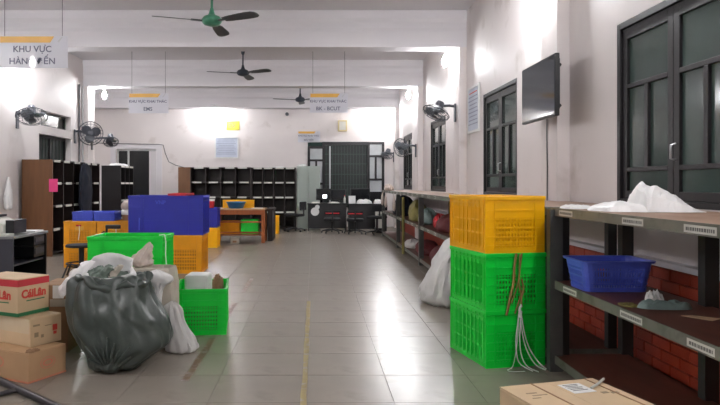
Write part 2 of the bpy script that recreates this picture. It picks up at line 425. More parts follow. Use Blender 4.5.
# ------------------------------------------------------------------ windows of the right wall
def right_window(n, yfar):
    w = sroot('window_%d' % n, (XR+0.02, yfar-WW/2, 0))
    t0, t1 = 0.0, 0.07
    fr = MB()
    h = WW/2
    fr.box(t0-0.02, t1, -h, -h+0.05, WZ0, WZ1).box(t0-0.02, t1, h-0.05, h, WZ0, WZ1).box(t0-0.02, t1, -h+0.05, h-0.05, WZ1-0.05, WZ1).box(t0-0.02, t1, -h+0.05, h-0.05, WZ0, WZ0+0.04)
    fr.build('window_frame', M['frame'], w, bevel=0.004)
    for s in (-1, 1):
        a, b = (0.002, h-0.052) if s > 0 else (-h+0.052, -0.002)
        z0, z1 = WZ0+0.042, WZ1-0.052
        st = 0.068; cs = MB()
        zr = [(z0, z0+0.06), (1.335, 1.368), (1.965, 2.00), (z1-0.085, z1)]
        cs.box(t0, t1-0.02, a, a+st, z0, z1).box(t0, t1-0.02, b-st, b, z0, z1)
        for p, q in zr: cs.box(t0, t1-0.02, a+st, b-st, p, q)
        mid = (a+b)/2
        cs.box(t0, t1-0.02, mid-0.024, mid+0.024, 1.368, 1.965)
        c = cs.build('casement', M['frame'], w, bevel=0.003)
        for (p, q, u, v) in [(a+st, b-st, zr[0][1], zr[1][0]), (a+st, mid-0.024, zr[1][1], zr[2][0]), (mid+0.024, b-st, zr[1][1], zr[2][0]), (a+st, b-st, zr[2][1], zr[3][0])]:
            MB().box(0.022, 0.03, p-0.003, q+0.003, u-0.003, v+0.003).build('pane', M['glass'], c)
        if s < 0:
            MB().tube([(-0.001, b-0.03, 1.40), (-0.035, b-0.03, 1.41), (-0.035, b-0.03, 1.50), (-0.001, b-0.03, 1.51)], 0.007, 6).build('handle', M['chrome'], c, True)
    MB().box(0.085, 0.1, -h, h, WZ0, WZ1).build('night_backing', M['darkglass'], w)
    return w
for k, (y, _) in enumerate(RW_WIN): right_window(k+1, y)

# left-wall window and vent
w5 = sroot('window_5', (XL-0.16, 0, 0))
y0, y1, z0, z1 = LWIN
MB().box(0, 0.05, y0, y0+0.05, z0, z1).box(0, 0.05, y1-0.05, y1, z0, z1).box(0, 0.05, y0+0.05, y1-0.05, z1-0.05, z1).box(0, 0.05, y0+0.05, y1-0.05, z0, z0+0.05).box(0, 0.05, (y0+y1)/2-0.02, (y0+y1)/2+0.02, z0+0.05, z1-0.05).build('window_frame', M['frame'], w5)
for a, b in ((y0+0.05, (y0+y1)/2-0.02), ((y0+y1)/2+0.02, y1-0.05)):
    MB().box(0.015, 0.025, a, b, z0+0.05, z1-0.05).build('pane', M['curtain'], w5)
for k in range(9):
    yy = y0+0.05+(y1-y0-0.1)*(k+0.5)/9
    MB().box(0.03, 0.04, yy-0.006, yy+0.006, z0+0.05, z1-0.05).build('bar', M['bar_green'], w5)
w6 = sroot('window_6', (XL-0.16, 0, 0))
y0, y1, z0, z1 = LVENT
MB().box(0, 0.05, y0, y0+0.04, z0, z1).box(0, 0.05, y1-0.04, y1, z0, z1).box(0, 0.05, y0+0.04, y1-0.04, z1-0.04, z1).box(0, 0.05, y0+0.04, y1-0.04, z0, z0+0.04).build('window_frame', M['frame'], w6)
MB().box(0.015, 0.025, y0+0.04, y1-0.04, z0+0.04, z1-0.04).build('pane', M['darkglass'], w6)

# back-left doorway
d1 = sroot('door_1', (0, YB, 0))
a, b, z0, z1 = DOOR
MB().box(a-0.16, a, -0.02, 0, 0, z1+0.14).box(b, b+0.16, -0.02, 0, 0, z1+0.14).box(a, b, -0.02, 0, z1, z1+0.14).build('door_surround', M['ceiling'], d1)
MB().box(a, a+0.04, 0.1, 0.16, 0, z1).box(b-0.04, b, 0.1, 0.16, 0, z1).box(a+0.04, b-0.04, 0.1, 0.16, z1-0.05, z1).box(-5.42, -5.37, 0.1, 0.16, 0, z1-0.05).build('door_frame', M['cable_white'], d1)
MB().box(a+0.04, -5.42, 0.12, 0.135, 0, z1-0.05).build('pane', M['darkglass'], d1)
MB().box(-5.37, b-0.04, 0.12, 0.135, 0, z1-0.05).build('pane', M['darkglass'], d1)
lf = MB().box(0, 0.22, -0.015, 0.015, 0.02, z1-0.06).build('door_leaf', M['ceiling'], d1); lf.location = (b-0.22, 0.06, 0); lf.rotation_euler = (0, 0, R(-12))

# back window: two sidelights and a barred shutter in the middle
w7 = sroot('window_7', (0, YB, 0))
a, b, z0, z1 = BWIN
cL, cR = 0.28, 1.50
fr = MB()
for x in (a, cL-0.07, cR, b-0.07): fr.box(x, x+0.07, -0.05, 0.06, z0, z1 - (0.12 if x in (a,) else 0.0))
fr.box(a+0.07, cL-0.07, -0.05, 0.06, z1-0.19, z1-0.12).box(cR+0.07, b-0.07, -0.05, 0.06, z1-0.07, z1).box(cL, cR, -0.05, 0.06, z1-0.09, z1).box(a+0.07, b-0.07, -0.05, 0.06, z0, z0+0.05)
for (p, q, zt) in ((a+0.07, cL-0.07, z1-0.19), (cR+0.07, b-0.07, z1-0.07)):
    for zz in (zt-0.37, zt-1.04): fr.box(p, q, -0.04, 0.05, zz, zz+0.06)
    fr.box((p+q)/2-0.028, (p+q)/2+0.028, -0.04, 0.05, zt-1.04+0.06, zt-0.37)
fr.build('window_frame', M['frame'], w7)
for (p, q, zt) in ((a+0.07, cL-0.07, z1-0.19), (cR+0.07, b-0.07, z1-0.07)):
    mid = (p+q)/2
    for (u0_, u1_, v0, v1) in ((p, q, zt-0.31, zt), (p, mid-0.028, zt-0.98, zt-0.37), (mid+0.028, q, zt-0.98, zt-0.37), (p, q, zt-1.36, zt-1.04)):
        MB().box(u0_, u1_, 0.0, 0.012, v0, v1).build('pane', M['pane_white'], w7)
    MB().box(p, q, 0.0, 0.012, z0+0.05, zt-1.36).build('pane', M['darkglass'], w7)
MB().box(cL, cR, 0.03, 0.05, z0+0.05, z1-0.09).build('shutter', M['curtain'], w7)
for k in range(14):
    x = cL+(cR-cL)*(k+0.5)/14
    MB().box(x-0.006, x+0.006, 0.0, 0.012, z0+0.05, z1-0.09).build('bar', M['bar_green'], w7)
for z in (2.08, 1.80, 1.50, 1.2, 0.9): MB().box(cL, cR, -0.012, 0.0, z-0.011, z+0.011).build('rail', M['bar_green'], w7)
MB().box(cL+0.13, cL+0.17, -0.03, -0.012, z0+0.05, z1-0.12).build('curtain_edge', M['pane_white'], w7)

# ------------------------------------------------------------------ lamps
def bulb_lamp(x, y, z, label, wall):
    t = thing('bulb_lamp', label, 'lamp', (x, y, z), 0, 'bare bulbs under the beams')
    # wall: (dx, dy) vector from the bulb to the surface that carries the bracket
    dx, dy = wall
    MB().tube([(dx, dy, 0.10), (dx*0.3, dy*0.3, 0.12), (0, 0, 0.09)], 0.012, 6).build('bracket', M['white_plastic'], t, True)
    MB().lathe([(0.018, 0.10), (0.026, 0.09), (0.026, 0.045), (0.02, 0.035)], 12).build('socket', M['white_plastic'], t, True)
    MB().lathe([(0.012, 0.036), (0.03, 0.02), (0.042, -0.02), (0.042, -0.07), (0.03, -0.105), (0.008, -0.12)], 14).build('bulb', M['lamp'], t, True)
    return t
lamps = [(2.12, 2.42, 'bare bulb on the right wall beside the camera'), (2.12, 6.56, 'bare bulb on the right wall above the wall television'),
         (2.12, 10.62, 'bare bulb on right wall above the nearest right wall fan'), (2.10, 14.66, 'bare bulb on right wall above the second wall fan'),
         (2.02, 18.48, 'bare bulb high over the right end of the back window')]
for x, y, lb in lamps: bulb_lamp(x, y, 3.27, lb, (XR-x, 0))
for x, y, lb in [(-4.78, 2.42, 'bare bulb on the left wall beside the camera'), (-4.78, 6.56, 'bare bulb on left wall out of view on the left'),
                 (-4.62, 10.62, 'bare bulb glowing behind the big hanging sign at left'), (-4.75, 14.66, 'bare bulb at the left pillar beyond the swivelling fan')]:
    bulb_lamp(x, y, 3.27, lb, (XL-x, 0))
bulb_lamp(-2.85, 18.44, 3.34, 'bare bulb on the back wall above the pigeonholes', (0, YB-18.44))

bulb_lamp(2.12, -1.64, 3.27, 'bare bulb on the right wall behind the camera', (XR-2.12, 0))
bulb_lamp(-4.78, -1.64, 3.27, 'bare bulb on the left wall behind the camera', (XL+4.78, 0))
# ------------------------------------------------------------------ ceiling fans
def ceiling_fan(loc, rot, motor, label):
    t = thing('ceiling_fan', label, 'fan', loc, rot, 'ceiling fans')
    top = ZC - loc[2]
    MB().tube([(0,0,0.07), (0,0,top-0.02)], 0.016, 8).build('down_rod', motor, t, True)
    MB().lathe([(0.012, top-0.14), (0.03, top-0.11), (0.055, top-0.0)], 14).build('canopy', motor, t, True)
    MB().lathe([(0.02, 0.16), (0.035, 0.10), (0.05, 0.075), (0.10, 0.055), (0.125, 0.02), (0.125, -0.01), (0.10, -0.04), (0.04, -0.06), (0.01, -0.065)], 22).build('motor', motor, t, True)
    for k in range(3):
        mb = MB()
        pts = [(0.20, 0.045), (0.30, 0.062), (0.45, 0.072), (0.6, 0.078), (0.68, 0.07), (0.72, 0.045), (0.73, 0.0)]
        top_, bot = [], []
        outline = [(x, w) for x, w in pts] + [(x, -w) for x, w in pts[-2::-1]]
        vs_ = []
        for z in (0.004, -0.004):
            for (x, w) in outline: vs_.append((x, w, z - w*0.22 - x*0.02))
        n = len(outline)
        mb.add(vs_, [tuple(range(n)), tuple(range(2*n-1, n-1, -1))] + [(i, (i+1) % n, n+(i+1) % n, n+i) for i in range(n)])
        mb.box(0.10, 0.26, -0.018, 0.018, -0.012, 0.004)
        mb.xf(Matrix.Rotation(R(205+120*k), 4, 'Z'))
        mb.build('blade', M['fan_blade'], t)
    return t
ceiling_fan((-1.27, 8.0, 3.24), R(0), M['fan_green'], 'green ceiling fan, nearest of the three, with dark blades')
ceiling_fan((-1.43, 12.9, 3.43), R(-3), M['fan_dark'], 'dark ceiling fan, middle one of the three in line')
ceiling_fan((-0.37, 16.2, 3.32), R(2), M['fan_dark'], 'dark ceiling fan, farthest one, beside a hanging sign')

# ------------------------------------------------------------------ wall fans
def wall_fan(mount, wallx, head, nrm, rad, label, cage=M['fan_wire']):
    t = thing('wall_fan', label, 'fan', mount, 0, 'oscillating wall fans')
    h = Vector(head)-Vector(mount); n = Vector(nrm).normalized()
    s = 1 if wallx > 0 else -1
    MB().box(-0.025 if s > 0 else 0.0, 0.0 if s > 0 else 0.025, -0.045, 0.045, -0.16, 0.13).build('wall_plate', M['fan_grey'], t, bevel=0.006)
    back = h - n*0.10
    MB().tube([(-0.02*s, 0, 0.09), (-0.10*s, 0, 0.10), back - n*0.02], 0.022, 8).build('arm', M['fan_grey'], t, True)
    q = n.to_track_quat('Z', 'Y').to_matrix().to_4x4(); q.translation = h
    MB().lathe([(0.02, -0.20), (0.06, -0.19), (0.072, -0.14), (0.072, -0.07), (0.05, -0.03)], 16).xf(q).build('motor_housing', M['fan_grey'], t, True)
    g = MB()
    for (rr, z) in ((1.0, 0.0), (0.98, 0.03), (0.8, 0.055), (0.6, 0.066), (0.4, 0.072), (0.8, -0.045), (0.55, -0.06)):
        g.tube([(rad*rr*math.cos(a_), rad*rr*math.sin(a_), z) for a_ in [2*math.pi*k/26 for k in range(26)]], 0.009 if rr == 1.0 else 0.0035, 4, closed=True)
    for k in range(20):
        a_ = 2*math.pi*k/20; c, s_ = math.cos(a_), math.sin(a_)
        g.tube([(rad*c*r_, rad*s_*r_, z) for r_, z in ((0.2, 0.075), (0.6, 0.066), (0.85, 0.048), (1.0, 0.0), (0.85, -0.04), (0.3, -0.065))], 0.0026, 3)
    g.xf(q).build('grille', cage, t)
    MB().lathe([(0.005, 0.082), (rad*0.2, 0.078), (rad*0.2, 0.07), (0.005, 0.068)], 16).xf(q).build('badge', M['fan_grey'], t)
    MB().lathe([(0.03, -0.03), (0.04, 0.0), (0.03, 0.03), (0.005, 0.035)], 12).xf(q).build('hub', M['fan_grey'], t, True)
    for k in range(3):
        mb = MB(); vs_ = []; n_ = 9
        for i in range(n_):
            u = i/(n_-1); r_ = 0.03+(rad*0.86-0.03)*u; w = rad*0.36*math.sin(math.pi*min(1, 0.18+u*0.82))**0.7+0.01
            for e in (-1, 1): vs_.append((r_, e*w, e*0.022+0.002)); vs_.append((r_, e*w, e*0.022-0.002))
        fs = []
        for i in range(n_-1):
            b_ = i*4; c_ = b_+4
            fs += [(b_, b_+2, c_+2, c_), (b_+1, c_+1, c_+3, b_+3), (b_, c_, c_+1, b_+1), (b_+2, b_+3, c_+3, c_+2)]
        fs += [(0, 1, 3, 2), (n_*4-4, n_*4-2, n_*4-1, n_*4-3)]
        mb.add(vs_, fs).xf(q @ Matrix.Rotation(R(120*k+20), 4, 'Z')).build('blade', M['fan_blade_clear'] if cage is M['fan_wire'] else M['fan_grey'], t)
    return t
PR = XR-0.115
wall_fan((PR, 10.33, 2.38), 1, (1.91, 10.25, 2.36), (-0.42, -0.22, -0.88), 0.215, 'grey wall fan tilted down, nearest on the right wall')
wall_fan((PR, 14.35, 1.98), 1, (1.88, 14.2, 2.02), (-0.72, -0.66, -0.20), 0.20, 'grey wall fan facing the hall, middle one on right wall')
wall_fan((PR, 18.4, 2.0), 1, (2.02, 18.25, 2.03), (-0.3, -0.35, -0.88), 0.17, 'small grey wall fan, farthest one on the right wall')
wall_fan((XL, 10.98, 2.33), -1, (-4.74, 10.88, 2.37), (0.22, -0.42, -0.88), 0.25, 'grey wall fan tilted down, nearest on the left wall')
wall_fan((XL, 13.62, 2.24), -1, (-4.66, 13.5, 2.28), (0.38, -0.92, 0.05), 0.245, 'dark round wall fan on left wall before the pillar', M['fan_grey'])
wall_fan((XL+0.11, 14.34, 2.14), -1, (-4.55, 14.5, 2.17), (0.25, -0.55, -0.8), 0.16, 'small dark wall fan on left pillar beside the larger round fan', M['fan_grey'])

# ------------------------------------------------------------------ hanging signs
def hanging_sign(x, y, z0, z1, w, lines, label, wires=True, size=0.075, wx=0.42):
    t = thing('hanging_sign', label, 'sign', (x, y, z0), 0, 'hanging area signs')
    h = z1-z0
    MB().box(-w/2, w/2, 0, 0.008, 0, h).build('panel', M['acrylic'], t)
    bt = h-0.004; bb = h-0.065
    MB().prism([(-w/2+0.01, bb), (w/2-0.17, bb), (w/2-0.13, bt), (-w/2+0.01, bt)], -0.002, 0.0, 'y').build('yellow_band', M['sign_yellow'], t)
    MB().prism([(w/2-0.10, bb+0.01), (w/2-0.085, bb), (w/2-0.045, bt-0.005), (w/2-0.06, bt-0.005)], -0.002, 0.0, 'y').build('tick_mark', M['cable_white'], t)
    n = len(lines)
    for k, (s, sz) in enumerate(lines):
        zc = (h-0.075)*(1-(k+0.5)/n) + 0.004
        text(s, sz, M['sign_ink'], t, (-0.01, -0.002, zc), bold=0.0012)
    if wires:
        for s in (-1, 1): MB().tube([(s*wx*w, 0.004, h), (s*wx*w, 0.004, ZC-z0)], 0.0035, 5).build('hanging_wire', M['cable'], t)
    return t
hanging_sign(-2.73, 6.3, 2.365, 2.675, 0.665, [('KHU VỰC', 0.085), ('HÀNG ĐẾN', 0.085)], 'large hanging sign reading KHU VỰC HÀNG ĐẾN at upper left')
hanging_sign(-2.72, 10.62, 2.39, 2.715, 0.65, [('KHU VỰC KHAI THÁC', 0.062), ('EMS', 0.085)], 'hanging area sign with EMS in its second line')
hanging_sign(0.225, 10.62, 2.40, 2.715, 0.62, [('KHU VỰC KHAI THÁC', 0.06), ('BK - BCUT', 0.085)], 'hanging area sign reading BK BCUT in its second line')
hanging_sign(-0.17, 18.66, 2.42, 2.735, 0.64, [('KHU VỰC KHAI THÁC', 0.06), ('BƯU KIỆN', 0.06)], 'small far area sign against back wall beside the window', wires=False)

# ------------------------------------------------------------------ things on the walls
t = thing('television', 'flat black television on a bracket on the right wall', 'television', (2.07, 5.995, 2.095))
W_, H_ = 0.89, 0.538
MB().box(-0.02, 0.02, -W_/2, W_/2, -H_/2, H_/2).build('body', M['black'], t, bevel=0.006)
MB().box(-0.0225, -0.02, -W_/2+0.012, W_/2-0.012, -H_/2+0.02, H_/2-0.012).build('screen', M['screen'], t)
for z in (0.20, -0.16):
    MB().tube([(0.03, -0.30, z), (0.09, -0.26, z), (0.158, 0.08, z)], 0.016, 6).build('bracket_arm', M['black'], t)
MB().box(0.02, 0.05, -0.37, -0.31, -0.20, 0.235).build('mount_rail', M['black'], t)
MB().box(0.135, 0.165, 0.04, 0.14, -0.20, 0.24).build('wall_plate', M['black'], t)
o = MB().tube([(2.227, 6.24, 1.95), (2.228, 6.25, 1.7), (2.228, 6.235, 1.4), (2.228, 6.24, 1.075)], 0.006, 6).build('power_cable', M['cable'], None, True)
tag(o, 'thin dark cable hanging down the wall below the television', 'cable')

def notice(name, cx, cy, cz, w, h, facing, label, red=False):
    t = thing(name, label, 'notice', (cx, cy, cz), 0 if facing == 'back' else R(-90))
    MB().box(-w/2, w/2, -0.012, 0, -h/2, h/2).build('backing', M['notice'], t)
    f = MB(); e = 0.035
    f.box(-w/2-e, -w/2, -0.022, 0, -h/2-e, h/2+e).box(w/2, w/2+e, -0.022, 0, -h/2-e, h/2+e).box(-w/2, w/2, -0.022, 0, h/2, h/2+e).box(-w/2, w/2, -0.022, 0, -h/2-e, -h/2)
    f.build('frame', M['white_plastic'], t)
    for k in range(9):
        z = h/2-0.06-k*(h-0.1)/9; ww = w*(0.38+0.05*((k*7) % 3))
        MB().box(-ww, ww*0.9, -0.0135, -0.012, z-0.010, z+0.006).build('print_line', M['card_redtext'] if (red and k == 0) else M['notice_ink'], t)
    return t
notice('framed_notice', -2.54, YB, 2.27, 0.62, 0.55, 'back', 'pale blue framed notice on back wall above the pigeonholes')
notice('framed_notice', XR, 9.62-0.02, 2.34, 0.62, 0.62, 'right', 'white framed notice on right wall beside the second window', True)
t = thing('wall_plate_sign', 'small yellow sign with two letters on the back wall', 'sign', (-2.36, YB, 2.90))
MB().box(-0.19, 0.19, -0.01, 0, -0.13, 0.13).build('plate', M['sign_olive'], t)
text('EV', 0.2, M['card_ink'], t, (-0.03, -0.012, 0), bold=0.004)
t = thing('security_camera', 'small dark security camera high on the back wall', 'camera', (-0.80, YB, 3.22))
MB().box(-0.03, 0.03, -0.02, 0, -0.05, 0.05).build('base', M['white_plastic'], t)
MB().lathe([(0.045, -0.18), (0.05, -0.16), (0.05, -0.04), (0.02, -0.02)], 14, axis='y').build('housing', M['fan_grey'], t, True)
t = thing('wall_speaker', 'small cream box speaker on back wall above the window', 'speaker', (0.79, YB, 2.89))
MB().box(-0.13, 0.13, -0.09, 0, -0.16, 0.16).build('case', M['cream'], t, bevel=0.01)
MB().box(-0.09, 0.09, -0.093, -0.09, -0.12, 0.12).build('grille', M['label'], t)
o = MB().tube([(-6.3, YB-0.03, 2.40), (-5.6, YB-0.03, 2.38), (-4.5, YB-0.03, 2.36), (-4.36, YB-0.03, 2.34), (-4.30, YB-0.03, 2.1), (-4.2, YB-0.03, 1.86), (-4.0, YB-0.03, 1.76), (-3.7, YB-0.03, 1.68)], 0.012, 6).build('wall_cable', M['cable'], None, True)
tag(o, 'grey cable running over the doorway and down to pigeonholes', 'cable')
for dx, lb in ((0.0, 'white conduit pipe beside the left pillar, the nearer one'), (0.2, 'white conduit pipe in the corner of the left pillar')):
    o = MB().tube([(XL+0.02, 13.85+dx, 1.7), (XL+0.02, 13.85+dx, ZB)], 0.02, 8).build('conduit_pipe', M['cable_white'] if dx else M['cable'], None, True)
    tag(o, lb, 'pipe', 'conduits on the left wall')

# ------------------------------------------------------------------ crates
def make_crate(w, l, h, m_, label, name='plastic_crate', group=None, slits=True, fill=True, nrib=6, sideribs=9, fm=None):
    t = thing(name, label, 'crate', (0,0,0), 0, group)
    th = 0.012; q = 0.002
    MB().box(-w/2+0.01, w/2-0.01, -l/2+0.01, l/2-0.01, 0, 0.014).build('base', m_, t)
    def wall(W, ends):
        mb = MB()        # wall along local x, outer face at y=-th .. 0
        sp = 0.34*W if ends else 0.40*W
        zt0, zt1 = (0.10*h, 0.62*h) if ends else (0.12*h, 0.80*h)
        if not slits: sp = 0
        mb.box(-W/2, -sp, -th*0.55, 0, 0.0, h); mb.box(sp, W/2, -th*0.55, 0, 0, h)
        if sp:
            mb.box(-sp, sp, -th*0.55, 0, 0, zt0); mb.box(-sp, sp, -th*0.55, 0, zt1, h)
            n = int(2*sp/0.022)
            for k in range(n+1):
                x = -sp + 2*sp*k/n; mb.box(x-0.0065, x+0.0065, -th*0.5, 0, zt0, zt1)
            for k in range(1, 6 if ends else 3):
                z = zt0+(zt1-zt0)*k/(6 if ends else 3); mb.box(-sp, sp, -th*0.56, 0, z-0.007, z+0.007)
        if ends:
            for k in range(nrib):
                z = 0.05+(h-0.09)*k/(nrib-1); mb.box(-W/2+0.012, W/2-0.012, -th, -th*0.5, z-0.004, z+0.004)
            for s in (-1, 1): mb.box(s*sp-0.006 if sp else s*W*0.3-0.005, s*sp+0.006 if sp else s*W*0.3+0.005, -th, -th*0.5, 0.02, h-0.02)
        else:
            for k in range(sideribs):
                x = -W/2+0.03+(W-0.06)*k/(sideribs-1); mb.box(x-0.005, x+0.005, -th, -th*0.5, 0.02, h-0.02)
            for z in (0.03, h*0.87): mb.box(-W/2+0.012, W/2-0.012, -th, -th*0.5, z-0.004, z+0.004)
        return mb
    for s in (0, 180):
        wall(w, True).xf(Matrix.Translation((0, -l/2+th if s == 0 else l/2-th, 0)) @ Matrix.Rotation(R(s), 4, 'Z')).build('end_wall', m_, t)
        wall(l-2*th, False).xf(Matrix.Translation((w/2-th if s == 0 else -w/2+th, 0, 0)) @ Matrix.Rotation(R(90 if s == 0 else -90), 4, 'Z')).build('side_wall', m_, t)
    rm = MB(); e = 0.004; zt = h
    rm.box(-w/2-e, w/2+e, -l/2-e, -l/2+0.016, zt-0.028, zt).box(-w/2-e, w/2+e, l/2-0.016, l/2+e, zt-0.028, zt)
    rm.box(-w/2-e, -w/2+0.016, -l/2+0.016, l/2-0.016, zt-0.028, zt).box(w/2-0.016, w/2+e, -l/2+0.016, l/2-0.016, zt-0.028, zt)
    rm.build('rim', m_, t, bevel=0.003)
    if fill: MB().box(-w/2+0.03, w/2-0.03, -l/2+0.03, l/2-0.03, 0.016, h*0.72).build('contents', fm or M['crate_fill'], t)
    return t
CW, CL, CH = 0.44, 0.60, 0.387
rz_st = R(11.5)
# near right stack: near corner (1.149, 4.368)
base = Vector((1.149, 4.368, 0)) + Matrix.Rotation(rz_st, 3, 'Z') @ Vector((CW/2, CL/2, 0))
g = make_crate(CW, CL, CH, M['green'], 'green plastic crate, bottom of the tall stack of three', fm=M['green'])
g.location = base; g.rotation_euler = (0, 0, rz_st); g['group'] = 'tall crate stack by the shelf'
g2 = make_crate(CW, CL, CH, M['green'], 'green plastic crate in the middle of the tall stack', group='tall crate stack by the shelf')
g2.location = base+Vector((0.002, 0.0, CH)); g2.rotation_euler = (0, 0, rz_st)
yl = make_crate(CW, CL, CH, M['yellow'], 'bright yellow plastic crate on top of the tall stack', group='tall crate stack by the shelf', fm=M['yellow'])
yl.location = base+Vector((-0.003, 0.0, 2*CH)); yl.rotation_euler = (0, 0, rz_st)

# open green crate on the left
og = make_crate(0.43, 0.60, 0.378, M['green'], 'open green crate holding a white box, beside the bags', fill=True)
og.location = (-0.975, 5.63, 0); og.rotation_euler = (0, 0, R(6))
o = MB().box(-0.10, 0.10, -0.12, 0.12, 0, 0.21).build('white_box', M['white_plastic'], None, loc=(-0.985, 5.50, 0.275), bevel=0.025)
tag(o, 'rounded white plastic box standing in the open green crate', 'box')
o = crumple(0.11, 0.18, 0.13, seed=5).build('brown_packet', M['card_dark'], None, loc=(-0.86, 5.735, 0.276)); tag(o, 'crumpled brown packet beside the white box in the crate', 'packet')

# wide green stack behind the bin bag
ws1 = make_crate(0.60, 0.42, 0.41, M['green'], 'wide green crate at the bottom behind the dark bin bag', slits=False)
ws1.location = (-1.525, 5.42, 0); ws1['group'] = 'green crates behind the bags'
dup(ws1, (-1.525, 5.42, 0.41), 0, 'wide green crate on top, right behind the dark bin bag')

# big blue crate on two yellow crates
for k, (x, lb) in enumerate(((-2.285, 'yellow crate under the big blue crate, the left one'), (-1.80, 'yellow crate under right half of the big blue crate'))):
    if k == 0:
        yy_ = make_crate(0.47, 0.56, 0.53, M['yellow_old'], lb, group='yellow crates under the blue crate'); yy_.location = (x, 9.24, 0)
    else: dup(yy_, (x, 9.24, 0), 0, lb)
bb_ = make_crate(1.03, 0.56, 0.545, M['blue'], 'big dark blue crate on top of the yellow crates', slits=False, nrib=4, fill=False)
bb_.location = (-2.06, 9.24, 0.53)
text('VNP', 0.075, M['blue_tray'], bb_, (-0.07, -0.2815, 0.45), bold=0.002)
MB().box(-0.37, -0.355, -0.283, -0.27, 0.07, 0.24).build('strap_mark', M['blue_tray'], bb_)
t = thing('red_tray', 'red shallow tray lying across the big blue crate', 'tray', (-1.90, 9.24, 1.075))
mb = MB().box(-0.13, 0.13, -0.28, 0.28, 0, 0.006)
mb.box(-0.13, -0.122, -0.28, 0.28, 0.006, 0.03).box(0.122, 0.13, -0.28, 0.28, 0.006, 0.03).box(-0.122, 0.122, -0.28, -0.272, 0.006, 0.03).box(-0.122, 0.122, 0.272, 0.28, 0.006, 0.03)
mb.build('tray_body', M['red'], t)

# yellow crates with blue trays
yc = make_crate(0.475, 0.50, 0.343, M['yellow_old'], 'lower yellow crate of the left pair behind the black chair', group='yellow crates by the black chair')
X1, X2, YY = -3.475, -2.985, 9.85
yc.location = (X1, YY, 0)
dup(yc, (X1, YY, 0.343), 0, 'upper yellow crate of left pair, under the blue trays')
dup(yc, (X2, YY, 0), 0, 'lower yellow crate of the right pair, left of blue crate')
dup(yc, (X2, YY, 0.343), 0, 'upper yellow crate of the right pair, beside the blue crate')
bt = make_crate(0.30, 0.40, 0.135, M['blue_tray'], 'small blue tray on yellow crates, the left one', name='blue_tray', group='blue trays on the yellow crates', slits=False, nrib=3, fill=False)
bt['category'] = 'tray'; bt.location = (-3.46, 9.87, 0.686)
c2 = dup(bt, (-3.14, 9.85, 0.686), R(3), 'small blue tray on yellow crates, the right one')
# tags tied on the yellow crates
for x, lb in ((X1+0.0, 'small yellow tag card on the left yellow crate'), (X2+0.05, 'small yellow tag card on the right yellow crate')):
    t = thing('crate_tag', lb, 'tag', (x, YY-0.2525-0.01, 0.55), 0, 'tags on the yellow crates')
    MB().box(-0.06, 0.06, -0.004, 0, 0, 0.06).build('card', M['sign_yellow'], t)
    MB().box(-0.05, 0.03, -0.006, -0.004, 0.06, 0.085).build('red_clip', M['red'], t)
    MB().tube([(0.0, -0.006, 0.07), (0.005, -0.012, -0.02), (-0.01, -0.012, -0.14)], 0.006, 5).build('string', M['string_white'], t)
# pot-like bundle on the right pair
t = thing('bundle', 'brown pot with white band stuffed with a grey bag', 'pot', (-2.84, 9.86, 0.686))
MB().lathe([(0.07, 0.0), (0.085, 0.05), (0.09, 0.09)], 18).build('pot', M['card_dark'], t, True)
MB().lathe([(0.092, 0.085), (0.096, 0.10), (0.096, 0.15), (0.09, 0.16)], 18).build('paper_band', M['paper'], t, True)
blob([(0.15, 0, 0, 0.085, 0.08), (0.2, 0, 0, 0.10, 0.09), (0.26, 0.01, 0, 0.09, 0.08), (0.30, 0.0, 0, 0.04, 0.03), (0.31, 0, 0, 0.004, 0.004)], 16, 24, 0.012, 8, 3, crease=0.012).build('grey_bag', M['bag_pale'], t, True)

# second blue on yellow column
y2 = make_crate(0.60, 0.42, 0.385, M['yellow'], 'yellow crate on the floor at the end of wooden table', slits=False)
y2.location = (-2.19, 12.75, 0)
b2 = make_crate(0.60, 0.42, 0.385, M['blue'], 'blue crate on a yellow crate at the table end', slits=False, fill=False)
b2.location = (-2.19, 12.75, 0.385)
t = thing('red_cup', 'red cup standing on the blue crate by the table', 'cup', (-2.0, 12.575, 0.77))
MB().lathe([(0.045, 0), (0.06, 0.16), (0.054, 0.155), (0.04, 0.01)], 18).build('cup_body', M['red'], t, True)
MB().lathe([(0.052, 0.11), (0.066, 0.165), (0.06, 0.17), (0.05, 0.16)], 18).build('lid', M['paper'], t, True)

# ------------------------------------------------------------------ wooden table and what is on and under it
t = thing('wooden_table', 'orange varnished wooden table with rails in mid hall', 'table', (-1.58, 13.85, 0))
MB().box(-0.54, 0.54, -0.33, 0.33, 0.685, 0.715).build('tabletop', M['wood_top'], t, bevel=0.005)
MB().box(-0.49, 0.49, -0.30, -0.28, 0.59, 0.685).build('apron', M['wood_orange'], t)
MB().box(-0.49, 0.49, 0.28, 0.30, 0.59, 0.685).build('apron', M['wood_orange'], t)
for sx in (-1, 1):
    for sy in (-1, 1):
        MB().box(sx*0.50-0.035, sx*0.50+0.035, sy*0.29-0.035, sy*0.29+0.035, 0, 0.685).build('leg', M['wood_orange'], t)
    MB().box(sx*0.5-0.015, sx*0.5+0.015, -0.255, 0.255, 0.15, 0.65).build('end_panel', M['wood_orange'], t)
for z in (0.20, 0.42): MB().box(-0.465, 0.465, -0.30, -0.28, z, z+0.035).build('rail', M['wood_orange'], t)
MB().box(-0.48, 0.48, -0.27, 0.27, 0.155, 0.175).build('low_shelf', M['wood_orange'], t)
cg = make_crate(0.36, 0.36, 0.30, M['green'], 'green crate on the low shelf under the wooden table', slits=False, fill=False); cg.location = (-1.38, 13.86, 0.175)
cy_ = make_crate(0.40, 0.34, 0.27, M['yellow_old'], 'dull yellow crate under the wooden table beside the green one', slits=False, fill=False); cy_.location = (-1.80, 13.88, 0.175)
t = thing('basin', 'blue round plastic basin on the wooden table', 'basin', (-1.66, 13.68, 0.715))
